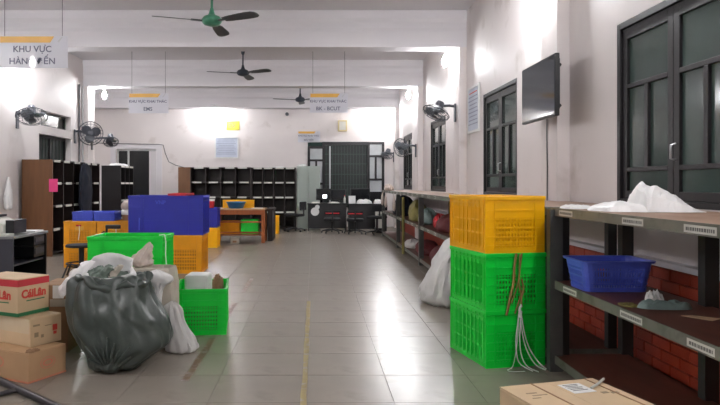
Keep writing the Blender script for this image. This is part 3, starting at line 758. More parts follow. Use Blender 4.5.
MB().lathe([(0.12, 0.0), (0.15, 0.01), (0.20, 0.125), (0.215, 0.13), (0.215, 0.14), (0.195, 0.14), (0.145, 0.02), (0.005, 0.012)], 28).build('bowl', M['basin'], t, True)
yt = make_crate(0.66, 0.22, 0.17, M['yellow'], 'yellow tray crate on the table behind the blue basin', slits=False, fill=False); yt.location = (-1.65, 14.05, 0.715)
o = MB().box(-0.12, 0.12, -0.1, 0.1, 0, 0.006).build('paper_sheet', M['paper'], None, loc=(-1.22, 13.75, 0.715)); tag(o, 'white papers on the right end of the wooden table', 'paper')
t = thing('white_carton', 'small white carton on the floor under the wooden table', 'box', (-1.66, 13.5, 0))
MB().box(-0.085, 0.085, -0.08, 0.08, 0, 0.12).build('carton_body', M['sack_grey'], t, bevel=0.004)
MB().box(-0.04, 0.04, -0.083, -0.08, 0.02, 0.06).build('print', M['card_dark'], t)
t = thing('dark_side_table', 'dark brown low cabinet table right of the wooden table', 'table', (-0.935, 14.35, 0))
MB().box(-0.10, 0.05, -0.4, 0.4, 0.66, 0.70).build('tabletop', M['dark_wood'], t)
MB().box(-0.08, 0.02, -0.38, 0.38, 0.0, 0.66).build('body', M['dark_wood'], t)
MB().box(0.02, 0.04, 0.34, 0.38, 0.0, 0.66).build('leg', M['dark_wood'], t)
yr = make_crate(0.21, 0.40, 0.44, M['yellow'], 'narrow yellow crate on the floor before the pigeonholes', slits=False, fill=False); yr.location = (-1.0, 16.1, 0)

# ------------------------------------------------------------------ pigeonhole cabinets
def pigeonhole(name, label, cols, colw, nrow, h, depth, loc, rz, mcol, endpanel=0, label_w=0.6, group=None):
    t = thing(name, label, 'cabinet', loc, rz, group)
    W = cols*colw; tk = 0.025
    MB().box(0, W, depth-0.01, depth, 0, h).build('back_panel', mcol, t)
    for k in range(cols+1):
        MB().box(k*colw-tk/2, k*colw+tk/2, 0, depth-0.01, 0, h).build('divider', mcol, t)
    rh = (h-0.06)/nrow
    for r in range(nrow+1):
        for c in range(cols):
            z = 0.05+r*rh
            s = MB().box(c*colw+tk/2, (c+1)*colw-tk/2, 0.006, depth-0.012, z-0.01, z+0.01).build('shelf', mcol, t)
            lw = colw*label_w; off = random.uniform(0.0, colw-tk-lw)
            if r > 0: MB().box(c*colw+tk/2+off, c*colw+tk/2+off+lw, -0.004, 0.006, z-0.02 - (0.012 if r == nrow else 0), z+(0.008 if r == nrow else 0.022)).build('label_strip', M['label'], s)
    if endpanel: MB().box(-endpanel, -tk/2, 0.01, depth, 0, h).build('end_panel', M['wood'], t)
    return t
pigeonhole('pigeonhole_cabinet', 'dark pigeonhole cabinet with brown end board at the back wall', 4, 0.405, 4, 1.68, 0.5, (-3.38, 17.66, 0), R(0), M['dark_wood'], 0.34, 0.62)
pigeonhole('pigeonhole_cabinet', 'dark narrow pigeonhole cabinet next to the grey steel locker', 4, 0.295, 4, 1.67, 0.5, (-1.72, 17.66, 0), 0, M['dark_wood'], 0, 0.75)
lp = pigeonhole('pigeonhole_cabinet', 'dark pigeonhole cabinet along left wall with brown end panel', 5, 0.48, 4, 1.65, 0.5, (-4.47, 13.46, 0), R(0), M['dark_wood'], 0, 0.55)
lp.rotation_euler = (0, 0, R(90)); lp.location = (-4.47, 11.08, 0)
MB().box(-0.045, -0.0127, -0.01, 0.51, 0, 1.65).build('end_panel', M['wood'], lp)
lq = pigeonhole('pigeonhole_cabinet', 'black pigeonhole cabinet beside the doorway on the left', 3, 0.34, 4, 1.65, 0.42, (-4.45, 14.9, 0), R(90), M['darker_wood'], 0, 0.8)
MB().box(-0.045, -0.0127, -0.01, 0.43, 0, 1.65).build('end_panel', M['darker_wood'], lq)
o = MB().box(-0.07, 0.07, -0.003, 0, 0, 0.22).build('pink_paper', M['pink'], None, loc=(-4.44, 11.03, 1.10)); o.rotation_euler = (0, 0, R(12)); tag(o, 'bright pink paper stuck on the left pigeonhole cabinet', 'paper')
t = thing('hanging_coat', 'dark navy coat hanging on the left pigeonhole cabinet', 'coat', (-4.36, 12.35, 0.62))
blob([(0, 0, 0, 0.06, 0.25), (0.3, 0, 0, 0.08, 0.27), (0.7, 0, 0, 0.08, 0.25), (0.93, 0, 0, 0.06, 0.2), (1.0, 0, 0, 0.02, 0.05)], 20, 30, 0.03, 5, 4, crease=0.02).build('cloth', M['navy_cloth'], t, True)
o = crumple(0.5, 0.36, 0.05, seed=8).build('paper_pile', M['paper'], None, loc=(-4.65, 15.35, 1.65)); o.rotation_euler = (0,0,R(80)); tag(o, 'loose white papers on top of the black pigeonhole cabinet', 'paper')
o = crumple(0.35, 0.12, 0.03, seed=9).build('paper_pile', M['paper'], None, loc=(-1.0, 17.9, 1.67)); tag(o, 'small grey papers on top of narrow back pigeonholes', 'paper')

# grey steel locker
t = thing('steel_locker', 'pale grey green steel locker beside the back window', 'locker', (-0.18, 17.98, 0))
MB().box(-0.32, 0.32, -0.22, 0.28, 0.0, 1.71).build('body', M['locker'], t, bevel=0.006)
for s in (-1, 1):
    d_ = MB().box(s*0.158-0.15, s*0.158+0.15, -0.235, -0.22, 0.05, 1.68).build('door', M['locker'], t, bevel=0.004)
    MB().box(s*0.03-0.008, s*0.03+0.008, -0.255, -0.235, 0.85, 0.98).build('handle', M['chrome'], d_)
o = crumple(0.25, 0.16, 0.05, seed=12).build('paper_pile', M['paper'], None, loc=(-0.36, 17.98, 1.71)); tag(o, 'white bundle lying on top of the steel locker', 'paper')

# ------------------------------------------------------------------ desks at the back
def desk(x0, x1, y, zt, label, side):
    t = thing('desk', label, 'desk', ((x0+x1)/2, y, 0)); w = (x1-x0)/2
    MB().box(-w, w, 0, 0.58, zt-0.03, zt).build('desktop', M['desk'], t, bevel=0.004)
    MB().box(-w+0.02, w-0.02, 0.05, 0.07, 0.06, zt-0.03).build('front_panel', M['desk'], t)
    for s in (-1, 1): MB().box(s*(w-0.03)-0.015, s*(w-0.03)+0.015, 0.02, 0.56, 0, zt-0.03).build('side_panel', M['desk'], t)
    return t
desk(-0.20, 0.84, 17.0, 0.72, 'black office desk under the back window, the left one', -1)
desk(0.86, 1.86, 16.7, 0.72, 'black office desk under back window, the right one by shelves', 1)
def monitor(x, y, z, w, h, label, rz=0, lit=False):
    t = thing('monitor', label, 'monitor', (x, y, z), rz)
    MB().lathe([(0.10, 0), (0.10, 0.012), (0.02, 0.02)], 16).build('base', M['black'], t)
    MB().box(-0.02, 0.02, 0.0, 0.03, 0.015, 0.15).build('stand', M['black'], t)
    MB().box(-w/2, w/2, -0.025, 0.025, 0.08, 0.08+h).build('body', M['black'], t, bevel=0.006)
    MB().box(-w/2+0.02, w/2-0.02, -0.027, -0.025, 0.10, 0.06+h).build('screen', M['darkglass'], t)
    if lit: MB().box(-0.03, 0.08, -0.029, -0.027, 0.13, 0.22).build('lit_window', M['lit_screen'], t)
    return t
monitor(0.23, 17.2, 0.72, 0.40, 0.30, 'black monitor with a small lit white window on its screen', R(4), True)
monitor(0.62, 17.25, 0.72, 0.40, 0.28, 'dark monitor in the middle of the left back desk', R(-10))
monitor(1.18, 17.0, 0.72, 0.52, 0.31, 'wide dark monitor on the right back desk', R(6))
o = MB().box(-0.09, 0.09, -0.003, 0.003, 0, 0.20).build('paper_sheet', M['paper'], None, loc=(0.96, 16.79, 0.72)); o.rotation_euler = (R(-8), 0, R(5)); tag(o, 'white sheet propped upright on the right back desk', 'paper')
for x, w, sd, lb in ((1.27, 0.40, 21, 'heap of white papers in front of the wide dark monitor'), (1.62, 0.2, 22, 'small heap of white papers at right end of back desk')):
    o = crumple(w, 0.2, 0.09, seed=sd).build('paper_pile', M['paper'], None, loc=(x, 16.80, 0.72)); tag(o, lb, 'paper')
for x, w, sd, lb in ((0.02, 0.22, 31, 'papers lying at the left end of the left back desk'), (0.5, 0.3, 32, 'papers lying in the middle of left back desk')):
    o = crumple(w, 0.2, 0.03, seed=sd).build('paper_pile', M['label'], None, loc=(x, 17.03, 0.72)); tag(o, lb, 'paper')
t = thing('desk_bottle', 'small white bottle standing on the left back desk', 'bottle', (0.78, 17.1, 0.72)); MB().lathe([(0.025, 0), (0.03, 0.02), (0.03, 0.13), (0.012, 0.16), (0.012, 0.19)], 12).build('bottle_body', M['label'], t, True)
MB().lathe([(0.014, 0.185), (0.014, 0.21)], 10).build('cap', M['red'], t)
o = MB().lathe([(0.003, 0), (0.11, 0), (0.11, 0.004), (0.003, 0.004)], 18, axis='y').build('round_sticker', M['paper'], None, loc=(0.0, 17.045, 0.50)); tag(o, 'large round white sticker on the left back desk front', 'sticker')
o = MB().lathe([(0.003, 0), (0.06, 0), (0.06, 0.004), (0.003, 0.004)], 18, axis='y').build('round_sticker', M['paper'], None, loc=(0.06, 17.045, 0.62)); tag(o, 'smaller round white sticker on the left back desk front', 'sticker')
t = thing('computer_tower', 'white computer tower beside the right back desk', 'computer', (1.64, 16.45, 0.12))
MB().box(-0.10, 0.10, -0.2, 0.2, 0, 0.42).build('case', M['label'], t, bevel=0.005)
MB().box(-0.08, 0.08, -0.204, -0.2, 0.30, 0.36).build('drive_bay', M['locker'], t)
MB().box(-0.12, 0.12, -0.2, 0.2, -0.12, 0.0).build('stand', M['black'], t)

def swivel_chair(x, y, rz, label, red=True, back_h=0.5, seat=0.46, arms=False):
    t = thing('swivel_chair', label, 'chair', (x, y, 0), rz, 'black swivel chairs')
    MB().box(-0.21, 0.21, -0.2, 0.22, seat-0.03, seat+0.035).build('seat', M['black_cloth'], t, bevel=0.025)
    MB().box(-0.20, 0.20, -0.25, -0.20, seat+0.13, seat+back_h-0.1).build('backrest', M['black_cloth'], t, bevel=0.02)
    MB().tube([(0, -0.05, seat-0.03), (0, -0.24, seat-0.01), (0, -0.25, seat+0.2)], 0.02, 6).build('back_post', M['black'], t)
    MB().tube([(0, 0, 0.07), (0, 0, seat-0.02)], 0.028, 10).build('column', M['black'], t, True)
    for k in range(5):
        a_ = R(72*k+18); MB().tube([(0, 0, 0.10), (0.16*math.cos(a_), 0.16*math.sin(a_), 0.075), (0.27*math.cos(a_), 0.27*math.sin(a_), 0.05)], [0.022, 0.018, 0.012], 6).build('foot', M['black'], t)
        MB().lathe([(0.015, -0.015), (0.027, -0.012), (0.027, 0.012), (0.015, 0.015)], 10, c=(0.27*math.cos(a_), 0.27*math.sin(a_), 0.027), axis='x').build('caster', M['black'], t, True)
    if red: MB().box(-0.17, 0.17, -0.256, -0.25, seat+0.15, seat+0.18).build('red_band', M['red'], t)
    return t
swivel_chair(0.43, 16.25, R(0), 'black swivel chair with red band at left back desk', seat=0.34, back_h=0.33)
swivel_chair(0.99, 16.0, R(-3), 'black swivel chair with red band at the right back desk', seat=0.34, back_h=0.33)
swivel_chair(-0.52, 16.75, R(70), 'black swivel chair standing in front of the steel locker', False, back_h=0.45, seat=0.42)
swivel_chair(1.50, 15.72, R(160), 'black swivel chair beside the white computer tower', False, back_h=0.42, seat=0.42)

# black stool-chair in front of the yellow crates (left)
t = thing('office_chair', 'low black office chair in front of the yellow crates', 'chair', (-3.09, 8.6, 0))
MB().lathe([(0.02, 0.40), (0.19, 0.405), (0.205, 0.42), (0.19, 0.44), (0.02, 0.445)], 24).build('seat', M['black_cloth'], t, True)
MB().tube([(0, 0, 0.08), (0, 0, 0.41)], 0.035, 10).build('column', M['black'], t, True)
MB().tube([(0.19*math.cos(R(15*k)), 0.19*math.sin(R(15*k)), 0.19) for k in range(24)], 0.010, 6, closed=True).build('foot_ring', M['black'], t)
for k in range(5):
    a_ = R(72*k+10); MB().tube([(0, 0, 0.12), (0.19*math.cos(a_), 0.19*math.sin(a_), 0.17), (0.26*math.cos(a_), 0.26*math.sin(a_), 0.014)], 0.013, 6).build('leg', M['black'], t)
MB().tube([(0.15, 0.0, 0.42), (0.23, 0.0, 0.47), (0.25, 0.0, 0.57), (0.30, 0.0, 0.61), (0.33, 0.0, 0.56), (0.33, 0.0, 0.44), (0.16, 0.02, 0.415)], 0.011, 6).build('arm_loop', M['black'], t)
MB().tube([(0.10, 0.10, 0.42), (0.28, 0.12, 0.44), (0.30, 0.12, 0.66)], 0.018, 6).build('back_post', M['black'], t)
MB().box(0.28, 0.48, 0.10, 0.14, 0.635, 0.69).build('back_bar', M['black'], t, bevel=0.012)

# ------------------------------------------------------------------ computer desk on the left
t = thing('computer_desk', 'dark computer desk at the left edge with drawers', 'desk', (-2.82, 6.07, 0))
MB().box(-1.0, 0.01, -0.01, 0.78, 0.725, 0.75).build('desktop', M['desk_top'], t, bevel=0.003)
MB().box(-0.98, 0, 0.0, 0.02, 0, 0.725).build('side_panel', M['desk_grey'], t)
MB().box(-0.98, 0, 0.74, 0.76, 0, 0.725).build('side_panel', M['desk'], t)
MB().box(-0.98, -0.94, 0.02, 0.74, 0, 0.725).build('back_panel', M['desk'], t)
MB().box(-0.9, -0.05, 0.02, 0.74, 0.10, 0.12).build('bottom_shelf', M['desk'], t)
MB().box(-0.5, -0.02, 0.06, 0.72, 0.46, 0.475).build('keyboard_tray', M['desk_grey'], t)
for z0_, z1_ in ((0.62, 0.715), (0.5, 0.61)):
    d_ = MB().box(-0.45, -0.012, 0.48, 0.735, z0_, z1_).build('drawer', M['desk'], t)
    MB().box(-0.012, -0.006, 0.50, 0.71, z0_+0.03, z1_-0.02).build('drawer_slot', M['desk_grey'], d_)
MB().box(-0.5, -0.49, 0.02, 0.48, 0.12, 0.725).build('modesty_panel', M['black'], t)
t = thing('printer', 'pale printer with dark lid on the left computer desk', 'printer', (-3.14, 6.38, 0.75))
MB().prism([(-0.2, 0), (0.16, 0), (0.16, 0.10), (0.06, 0.16), (-0.2, 0.17)], -0.16, 0.16, 'y').build('body', M['label'], t, bevel=0.01)
MB().box(-0.16, 0.05, -0.14, 0.14, 0.168, 0.19).build('lid', M['black'], t)
MB().box(0.16, 0.24, -0.12, 0.15, 0.01, 0.14).build('tray', M['black'], t)
o = MB().box(-0.16, 0.16, -0.12, 0.12, 0, 0.012).build('paper_sheet', M['paper'], None, loc=(-3.0, 6.69, 0.75)); o.rotation_euler = (0,0,R(4)); tag(o, 'white paper sheets on the left computer desk', 'paper')
o = MB().box(-0.1, 0.1, -0.07, 0.07, 0, 0.02).build('white_folder', M['label'], None, loc=(-2.98, 6.15, 0.75)); o.rotation_euler = (0,0,R(-8)); tag(o, 'pale folder at the near end of the computer desk', 'folder')
t = thing('hanging_bag', 'pale translucent plastic bag hanging on the left pillar', 'bag', (-4.86, 10.30, 0.82))
blob([(0, 0, 0, 0.02, 0.04), (0.05, 0, 0, 0.06, 0.08), (0.2, 0, 0, 0.06, 0.09), (0.35, 0, 0, 0.04, 0.06), (0.52, 0, 0, 0.015, 0.02)], 20, 24, 0.02, 8, 6, crease=0.02).build('bag_film', M['bag_white'], t, True)

# ------------------------------------------------------------------ shelving along the right wall
XF = 1.59
def shelving(y0, y1, label, nposts, near=False):
    t = thing('shelving_unit', label, 'shelf', (XF, y0, 0)); L = y1-y0
    XB, XB2 = 0.50, XR-XF-0.02
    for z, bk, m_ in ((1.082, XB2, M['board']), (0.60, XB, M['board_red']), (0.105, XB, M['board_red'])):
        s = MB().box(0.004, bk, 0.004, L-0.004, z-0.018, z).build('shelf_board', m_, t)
        MB().box(-0.004, 0.004, 0, L, z-0.050, z+0.004).build('edge_rail', M['shelf_steel'], s)
        MB().box(0.004, bk, 0, 0.004, z-0.05, z+0.003).build('end_rail', M['shelf_steel'], s)
        MB().box(0.004, bk, L-0.004, L, z-0.05, z+0.003).build('end_rail', M['shelf_steel'], s)
        MB().box(bk-0.004, bk, 0.004, L-0.004, z-0.05, z-0.018).build('back_rail', M['post_dark'], s)
    return t
def post(t, x, y, m_, w=0.065, d=0.06, h=1.02, name='post'):
    mb = MB().box(x, x+w, y, y+0.006, 0, h).box(x, x+0.006, y+0.006, y+d, 0, h)
    return mb.build(name, m_, t)
N0, N1 = 1.55, 4.36
ns = shelving(N0, N1, 'grey steel shelving unit with brown boards at right foreground', 2)
L = N1-N0
mb = MB().box(-0.035, 0.05, L-0.06, L-0.052, 0, 1.075).box(-0.035, -0.027, L-0.052, L+0.005, 0, 1.075); mb.build('post', M['post_steel'], ns)
post(ns, 0.055, L-0.03, M['post_dark'], 0.05, 0.03, 1.03)
for y in (4.34, 3.42, 2.50, 1.6):
    MB().box(0.46, 0.535, y-N0-0.005, y-N0, 0.0, 1.03).box(0.46, 0.466, y-N0, y-N0+0.06, 0, 1.03).build('post', M['post_dark'], ns)
post(ns, 0.0, 0.01, M['post_steel'], 0.06, 0.06, 1.03)
def edge_label(t, y0, y1, z, n=8):
    s = MB().box(-0.0055, -0.004, y0, y1, z-0.042, z-0.008).build('shelf_label', M['label'], t)
    ink = MB(); rnd = random.Random(int(y0*1000)); y = y0+0.012
    while y < y1-0.02:
        w = rnd.uniform(0.006, 0.016); ink.box(-0.0062, -0.0055, y, y+w, z-0.033, z-0.018); y += w+0.005
    ink.build('label_print', M['label_ink'], s)
def yx(x): return XF*650/(x-315)-N0
for a_, b_ in ((573, 560), (644, 623), (718, 685)): edge_label(ns, yx(a_), yx(b_), 1.082)
for a_, b_ in ((577, 564), (643, 621), (716, 688)): edge_label(ns, yx(a_), yx(b_), 0.60)
F0, F1 = 4.47, 15.35
fs_ = shelving(F0, F1, 'long grey steel shelving along the right wall behind the crates', 5)
for y in (0.03, 2.65, 5.38, 8.1, 10.8):
    mb = MB().box(-0.012, 0.06, y, y+0.006, 0, 1.03).box(-0.012, -0.006, y+0.006, y+0.07, 0, 1.03); mb.build('post', M['post_steel'], fs_)
    MB().box(0.44, 0.50, y, y+0.006, 0, 1.03).box(0.44, 0.446, y+0.006, y+0.06, 0, 1.03).build('post', M['post_dark'], fs_)
for k in range(14):
    y = 4.0+k*0.5
    if y+0.22 < F1-F0:
        for z in (1.082, 0.60): edge_label(fs_, y+0.05, y+0.2, z)

# things on the near shelving
t = thing('blue_basket', 'blue slotted plastic basket on the middle shelf at right', 'basket', (1.80, 4.00, 0.601)); t.scale = (0.88, 0.9, 0.86)
def basket(w, l, h, tp):
    mb = MB(); n = 18
    def ring(z, e): 
        a, b = w/2+e, l/2+e; pts = []
        for cx, cy, s in ((a, b, 0), (-a, b, 90), (-a, -b, 180), (a, -b, 270)):
            for k in range(4):
                th = R(s+30*k); pts.append((cx-math.copysign(0.05, cx)+0.05*math.cos(th), cy-math.copysign(0.05, cy)+0.05*math.sin(th), z))
        return pts
    return ring
rg = basket(0.42, 0.30, 0.215, 0)
o_pts = [rg(0, -0.012), rg(0.02, 0)]
fl_ = MB(); a0 = rg(0.0, 0.0); a1 = rg(0.012, 0.0); nP = len(a0)
fl_.add(a0+a1, [tuple(range(nP))[::-1], tuple(range(nP, 2*nP))]+[(i, (i+1) % nP, nP+(i+1) % nP, nP+i) for i in range(nP)]).build('base', M['basket_blue'], t)
def band(z0, z1, e0, e1, th, nm, par):
    A = [rg(z0, e0), rg(z1, e1), rg(z1, e1-th), rg(z0, e0-th)]; vs_ = sum(A, []); fs = []
    for r_ in range(4):
        for i in range(nP): fs.append((r_*nP+i, r_*nP+(i+1) % nP, ((r_+1) % 4)*nP+(i+1) % nP, ((r_+1) % 4)*nP+i))
    return MB().add(vs_, fs).build(nm, M['basket_blue'], par)
tpr = 0.028
e_at = lambda z: tpr*z/0.215
band(0.0, 0.03, e_at(0), e_at(0.03), 0.006, 'lower_band', t); band(0.165, 0.205, e_at(0.165), e_at(0.205), 0.006, 'upper_band', t)
for z in (0.055, 0.10, 0.145): band(z-0.006, z+0.006, e_at(z-0.006), e_at(z+0.006), 0.005, 'hoop', t)
band(0.200, 0.215, e_at(0.2)+0.014, e_at(0.2)+0.020, 0.022, 'rim', t)
sl = MB()
for i in range(nP):
    A, B = Vector(rg(0, 0)[i]), Vector(rg(0, 0)[(i+1) % nP]); A2, B2 = Vector(rg(0, e_at(0.165))[i]), Vector(rg(0, e_at(0.165))[(i+1) % nP])
    d_ = (B-A).length; k_ = max(1, int(d_/0.016))
    for k in range(k_):
        u = (k+0.25)/k_; v = (k+0.80)/k_
        if d_ < 0.04: u, v = 0, 1
        nrm = Vector((B.y-A.y, A.x-B.x, 0)).normalized()*0.004
        p = [A.lerp(B, u), A.lerp(B, v), A2.lerp(B2, v)+Vector((0,0,0.165)), A2.lerp(B2, u)+Vector((0,0,0.165))]
        p[0].z = p[1].z = 0.028
        sl.add([*p, *[x-nrm for x in p]], [(0,1,2,3), (7,6,5,4), (0,4,5,1), (1,5,6,2), (2,6,7,3), (3,7,4,0)])
sl.build('slotted_side', M['basket_blue'], t)

def bagh(u, v):
    b = 0.36+0.12*math.exp(-((u+0.55)**2)/0.10)
    pk = 0.0
    if u > -0.18: pk = 1.0*math.exp(-max(0, u+0.08)**2/0.42)*(1/(1+math.exp(-(u+0.16)*40)))
    return (b + pk*0.95)*(0.8+0.2*math.cos(v*1.5))*(1.0 if u < 0.5 else max(0.08, 1-(u-0.5)*1.75))
o = crumple(0.62, 0.42, 0.112, bagh, 3, 30, 16, 0.22, 6).build('plastic_sack', M['bag_white'], None, False, loc=(1.965, 3.88, 1.084)); o.rotation_euler = (0, 0, R(-9))
tag(o, 'empty white sack crumpled on the top shelf before the window', 'sack')
o = crumple(0.20, 0.16, 0.018, seed=14, amp=0.5).build('paper_scrap', M['paper'], None, loc=(1.70, 4.22, 1.084)); tag(o, 'white scrap of paper at the far end of the top shelf', 'paper')
o = crumple(0.27, 0.085, 0.032, seed=15, amp=0.5).build('plastic_wrap', M['teal'], None, True, loc=(1.81, 3.36, 0.602)); o.rotation_euler = (0,0,R(-6)); tag(o, 'rolled pale teal plastic wrap on the middle shelf', 'wrap')
o = crumple(0.08, 0.10, 0.05, seed=16, amp=0.6).build('paper_scrap', M['paper'], None, loc=(1.81, 3.465, 0.602)); tag(o, 'folded white paper behind the teal wrap on middle shelf', 'paper')
o = MB().prism([(-0.08, 0.05), (-0.02, 0.06), (0.07, -0.02), (0.0, -0.07), (-0.02, -0.04)], 0, 0.002, 'z').build('paper_scrap', M['card_pale'], None, loc=(1.865, 3.12, 0.602)); tag(o, 'flat torn piece of brown paper on the middle shelf', 'paper')
o = crumple(0.09, 0.12, 0.008, seed=17, amp=0.5).build('paper_scrap', M['yellow_bag'], None, loc=(1.66, 3.44, 0.602)); tag(o, 'flat dull yellow scrap at front of the middle shelf', 'paper')

# things on the far shelving
def sack(name, loc, rings, m_, label, cat='sack', seed=1, amp=0.03, crease=0.02, sq=2.4, nr=26, n=36, freq=6):
    o = blob(rings, nr, n, amp, freq, seed, crease=crease, sq=sq, floor=0).build(name, m_, None, True, loc=loc); return tag(o, label, cat)
def lump(rx, ry, h): return [(0, 0, 0, rx*0.85, ry*0.85), (h*0.12, 0, 0, rx, ry), (h*0.5, 0, 0, rx*0.95, ry*0.95), (h*0.85, 0, 0, rx*0.6, ry*0.6), (h, 0, 0, rx*0.08, ry*0.08)]
sack('red_bag', (1.84, 8.7, 0.602), lump(0.20, 0.42, 0.24), M['red_cloth'], 'dark red bag on the middle far shelf behind yellow crate', seed=2)
sack('red_bag', (1.82, 9.45, 0.602), lump(0.10, 0.16, 0.20), M['red'], 'bright red packet beside the grey shelf post', 'bag', seed=3)
sack('red_bag', (1.86, 9.2, 0.107), lump(0.20, 0.6, 0.26), M['red_cloth'], 'dark red sack on the bottom far shelf, the nearer one', seed=4)
sack('red_bag', (1.83, 10.55, 0.107), lump(0.18, 0.45, 0.22), M['red_cloth'], 'dark red sack on bottom far shelf beside the white bag', seed=5)
sack('white_bag', (1.74, 11.55, 0.107), lump(0.14, 0.28, 0.15), M['sack_white'], 'white bag lying on the bottom far shelf', 'bag', seed=6)
sack('yellow_bag', (1.77, 11.2, 0.602), lump(0.15, 0.36, 0.36), M['yellow_bag'], 'dull yellow bag bulging from the middle far shelf', 'bag', seed=7)
sack('teal_bag', (1.80, 10.35, 0.602), lump(0.14, 0.3, 0.25), M['teal'], 'grey teal bag on middle far shelf beside the post', 'bag', seed=8)
sack('purple_bag', (1.82, 13.3, 0.602), lump(0.20, 0.65, 0.40), M['navy_cloth'], 'dark navy sack on middle shelf near the far end', seed=9)
sack('white_bag', (1.70, 15.0, 1.084), lump(0.10, 0.16, 0.14), M['bag_pale'], 'pale crumpled bag on the far end of top shelf', 'bag', seed=10)
for k, (y, lb) in enumerate(((14.9, 'pale plastic bag hanging at the far shelf end, left one'), (14.2, 'pale plastic bag hanging on the far shelf front'), (12.7, 'narrow pale bag hanging on the far shelf edge'))):
    sack('hanging_bag', (1.545, y, 0.74-0.02*k), [(0, 0, 0, 0.01, 0.05), (0.06, 0, 0, 0.03, 0.12), (0.16, 0, 0, 0.028, 0.11), (0.26, 0, 0, 0.012, 0.04), (0.32, 0.03, 0, 0.006, 0.012)], M['bag_pale'], lb, 'bag', seed=20+k, amp=0.008, crease=0.006)
t = thing('yellow_pole', 'dull yellow wooden pole leaning at the far shelf front', 'pole', (1.555, 11.45, 0))
MB().tube([(0, 0, 0), (0.0, 0.02, 1.0)], 0.024, 8).build('shaft', M['yellow_bag'], t, True)

# ------------------------------------------------------------------ straps and string on the crate stack
def frontpt(u, z, out=0.016):
    b0 = Vector((1.149, 4.368, 0)); r3 = Matrix.Rotation(rz_st, 3, 'Z')
    p = b0 + r3 @ Vector((u, -out, 0)); return (p.x, p.y, z)
t = thing('brown_strap', 'brown straps hanging down the front of the green crates', 'strap', frontpt(0, 0, 0))
t.location = (0, 0, 0)
for pts, r_ in (([(0.21, 0.775), (0.195, 0.68), (0.19, 0.58), (0.165, 0.48), (0.145, 0.39), (0.135, 0.36)], 0.009),
                ([(0.25, 0.775), (0.235, 0.66), (0.23, 0.56), (0.245, 0.50), (0.225, 0.44), (0.20, 0.37)], 0.006),
                ([(0.235, 0.77), (0.23, 0.62), (0.205, 0.52), (0.175, 0.44)], 0.005),
                ([(0.25, 0.60), (0.262, 0.53), (0.245, 0.46), (0.25, 0.41)], 0.007)):
    MB().tube([frontpt(u, z, 0.022) for u, z in rows(pts, 12)], r_, 5).build('strap_strand', M['strap_brown'], t, True)
t = thing('white_string', 'white plastic strings trailing from the bottom green crate', 'string', (0, 0, 0))
kn = [(0.235, 0.41, 0.02), (0.24, 0.38, 0.035)]
for k, pts in enumerate(([(0.235,0.42,.02), (0.22,0.33,.03), (0.205,0.22,.03), (0.20,0.12,.04), (0.215,0.04,.06), (0.27,0.006,.13)],
                         [(0.24,0.42,.02), (0.235,0.3,.03), (0.225,0.2,.04), (0.225,0.1,.06), (0.25,0.03,.09), (0.30,0.006,.15)],
                         [(0.24,0.41,.02), (0.25,0.3,.035), (0.27,0.2,.04), (0.30,0.12,.05), (0.34,0.05,.08), (0.385,0.006,.10)],
                         [(0.235,0.41,.02), (0.24,0.28,.035), (0.26,0.17,.04), (0.285,0.09,.06), (0.32,0.03,.09), (0.37,0.006,.12)],
                         [(0.23,0.38,.02), (0.215,0.2,.03), (0.19,0.08,.04), (0.16,0.02,.06), (0.12,0.006,.07), (0.13,0.006,.11), (0.22,0.006,.12)])):
    MB().tube([frontpt(u, z, o_) for u, z, o_ in rows(pts, 18)], 0.004 if k < 4 else 0.0025, 5).build('string_strand', M['string_white'], t, True)
MB().tube([frontpt(0.235+0.012*math.sin(k*1.7), 0.43-0.012*k, 0.03+0.008*math.cos(k*1.7)) for k in range(10)], 0.006, 5).build('knot', M['string_white'], t, True)

# white sack behind the stack
o = blob([(0, 0.03, 0, 0.17, 0.26), (0.06, 0.0, 0, 0.225, 0.30), (0.2, 0.01, 0, 0.22, 0.28), (0.42, 0.06, 0, 0.17, 0.22), (0.6, 0.12, 0, 0.10, 0.14), (0.70, 0.15, 0, 0.04, 0.05), (0.71, 0.15, 0, 0.005, 0.005)],
         36, 48, 0.045, 4, 31, crease=0.03, floor=0).build('white_sack', M['sack_white'], None, True, loc=(1.325, 6.75, 0))
tag(o, 'white woven sack slumped on floor behind the crate stack', 'sack')

# ------------------------------------------------------------------ bin bag and bags on the left
t = thing('bin_bag', 'big dark green bin bag with white inner liner', 'bag', (-1.30, 4.44, 0))
blob([(0.0, -0.05, -0.03, 0.08, 0.08), (0.012, -0.05, -0.03, 0.14, 0.15), (0.05, -0.045, -0.02, 0.18, 0.22), (0.11, -0.015, 0, 0.245, 0.245), (0.18, 0.01, 0, 0.32, 0.262), (0.30, -0.025, 0, 0.338, 0.265), (0.40, -0.06, 0, 0.318, 0.26), (0.50, -0.085, 0, 0.285, 0.24), (0.58, -0.09, 0, 0.262, 0.215), (0.62, -0.085, 0.0, 0.225, 0.185), (0.625, -0.085, 0.0, 0.18, 0.15), (0.59, -0.085, 0.0, 0.15, 0.12), (0.55, -0.085, 0, 0.13, 0.10)],
     80, 120, 0.034, 2.9, 5, crease=0.013, floor=0, sq=2.3, cf=1.05).build('bag_film', M['bag_dark'], t, True)
# gathered puckers low on the front of the bag
pk = MB()
for k in range(9):
    a_ = R(-58+14.5*k); L_ = 0.15+0.06*((k*5) % 3)/2
    pts = []
    for u in [i/8 for i in range(9)]:
        x = -0.03 + math.sin(a_)*L_*u; z = 0.03 + math.cos(a_)*L_*u*1.1
        yb = -0.19-0.085*min(1, z/0.14) + 0.30*(x+0.03)**2
        pts.append((x, yb-0.004*(1-u), max(0.012, z)))
    pk.tube(pts, [0.011*(1-0.75*abs(i/8-0.4)) for i in range(9)], 6)
pk.build('gathered_pleats', M['bag_dark'], t, True)
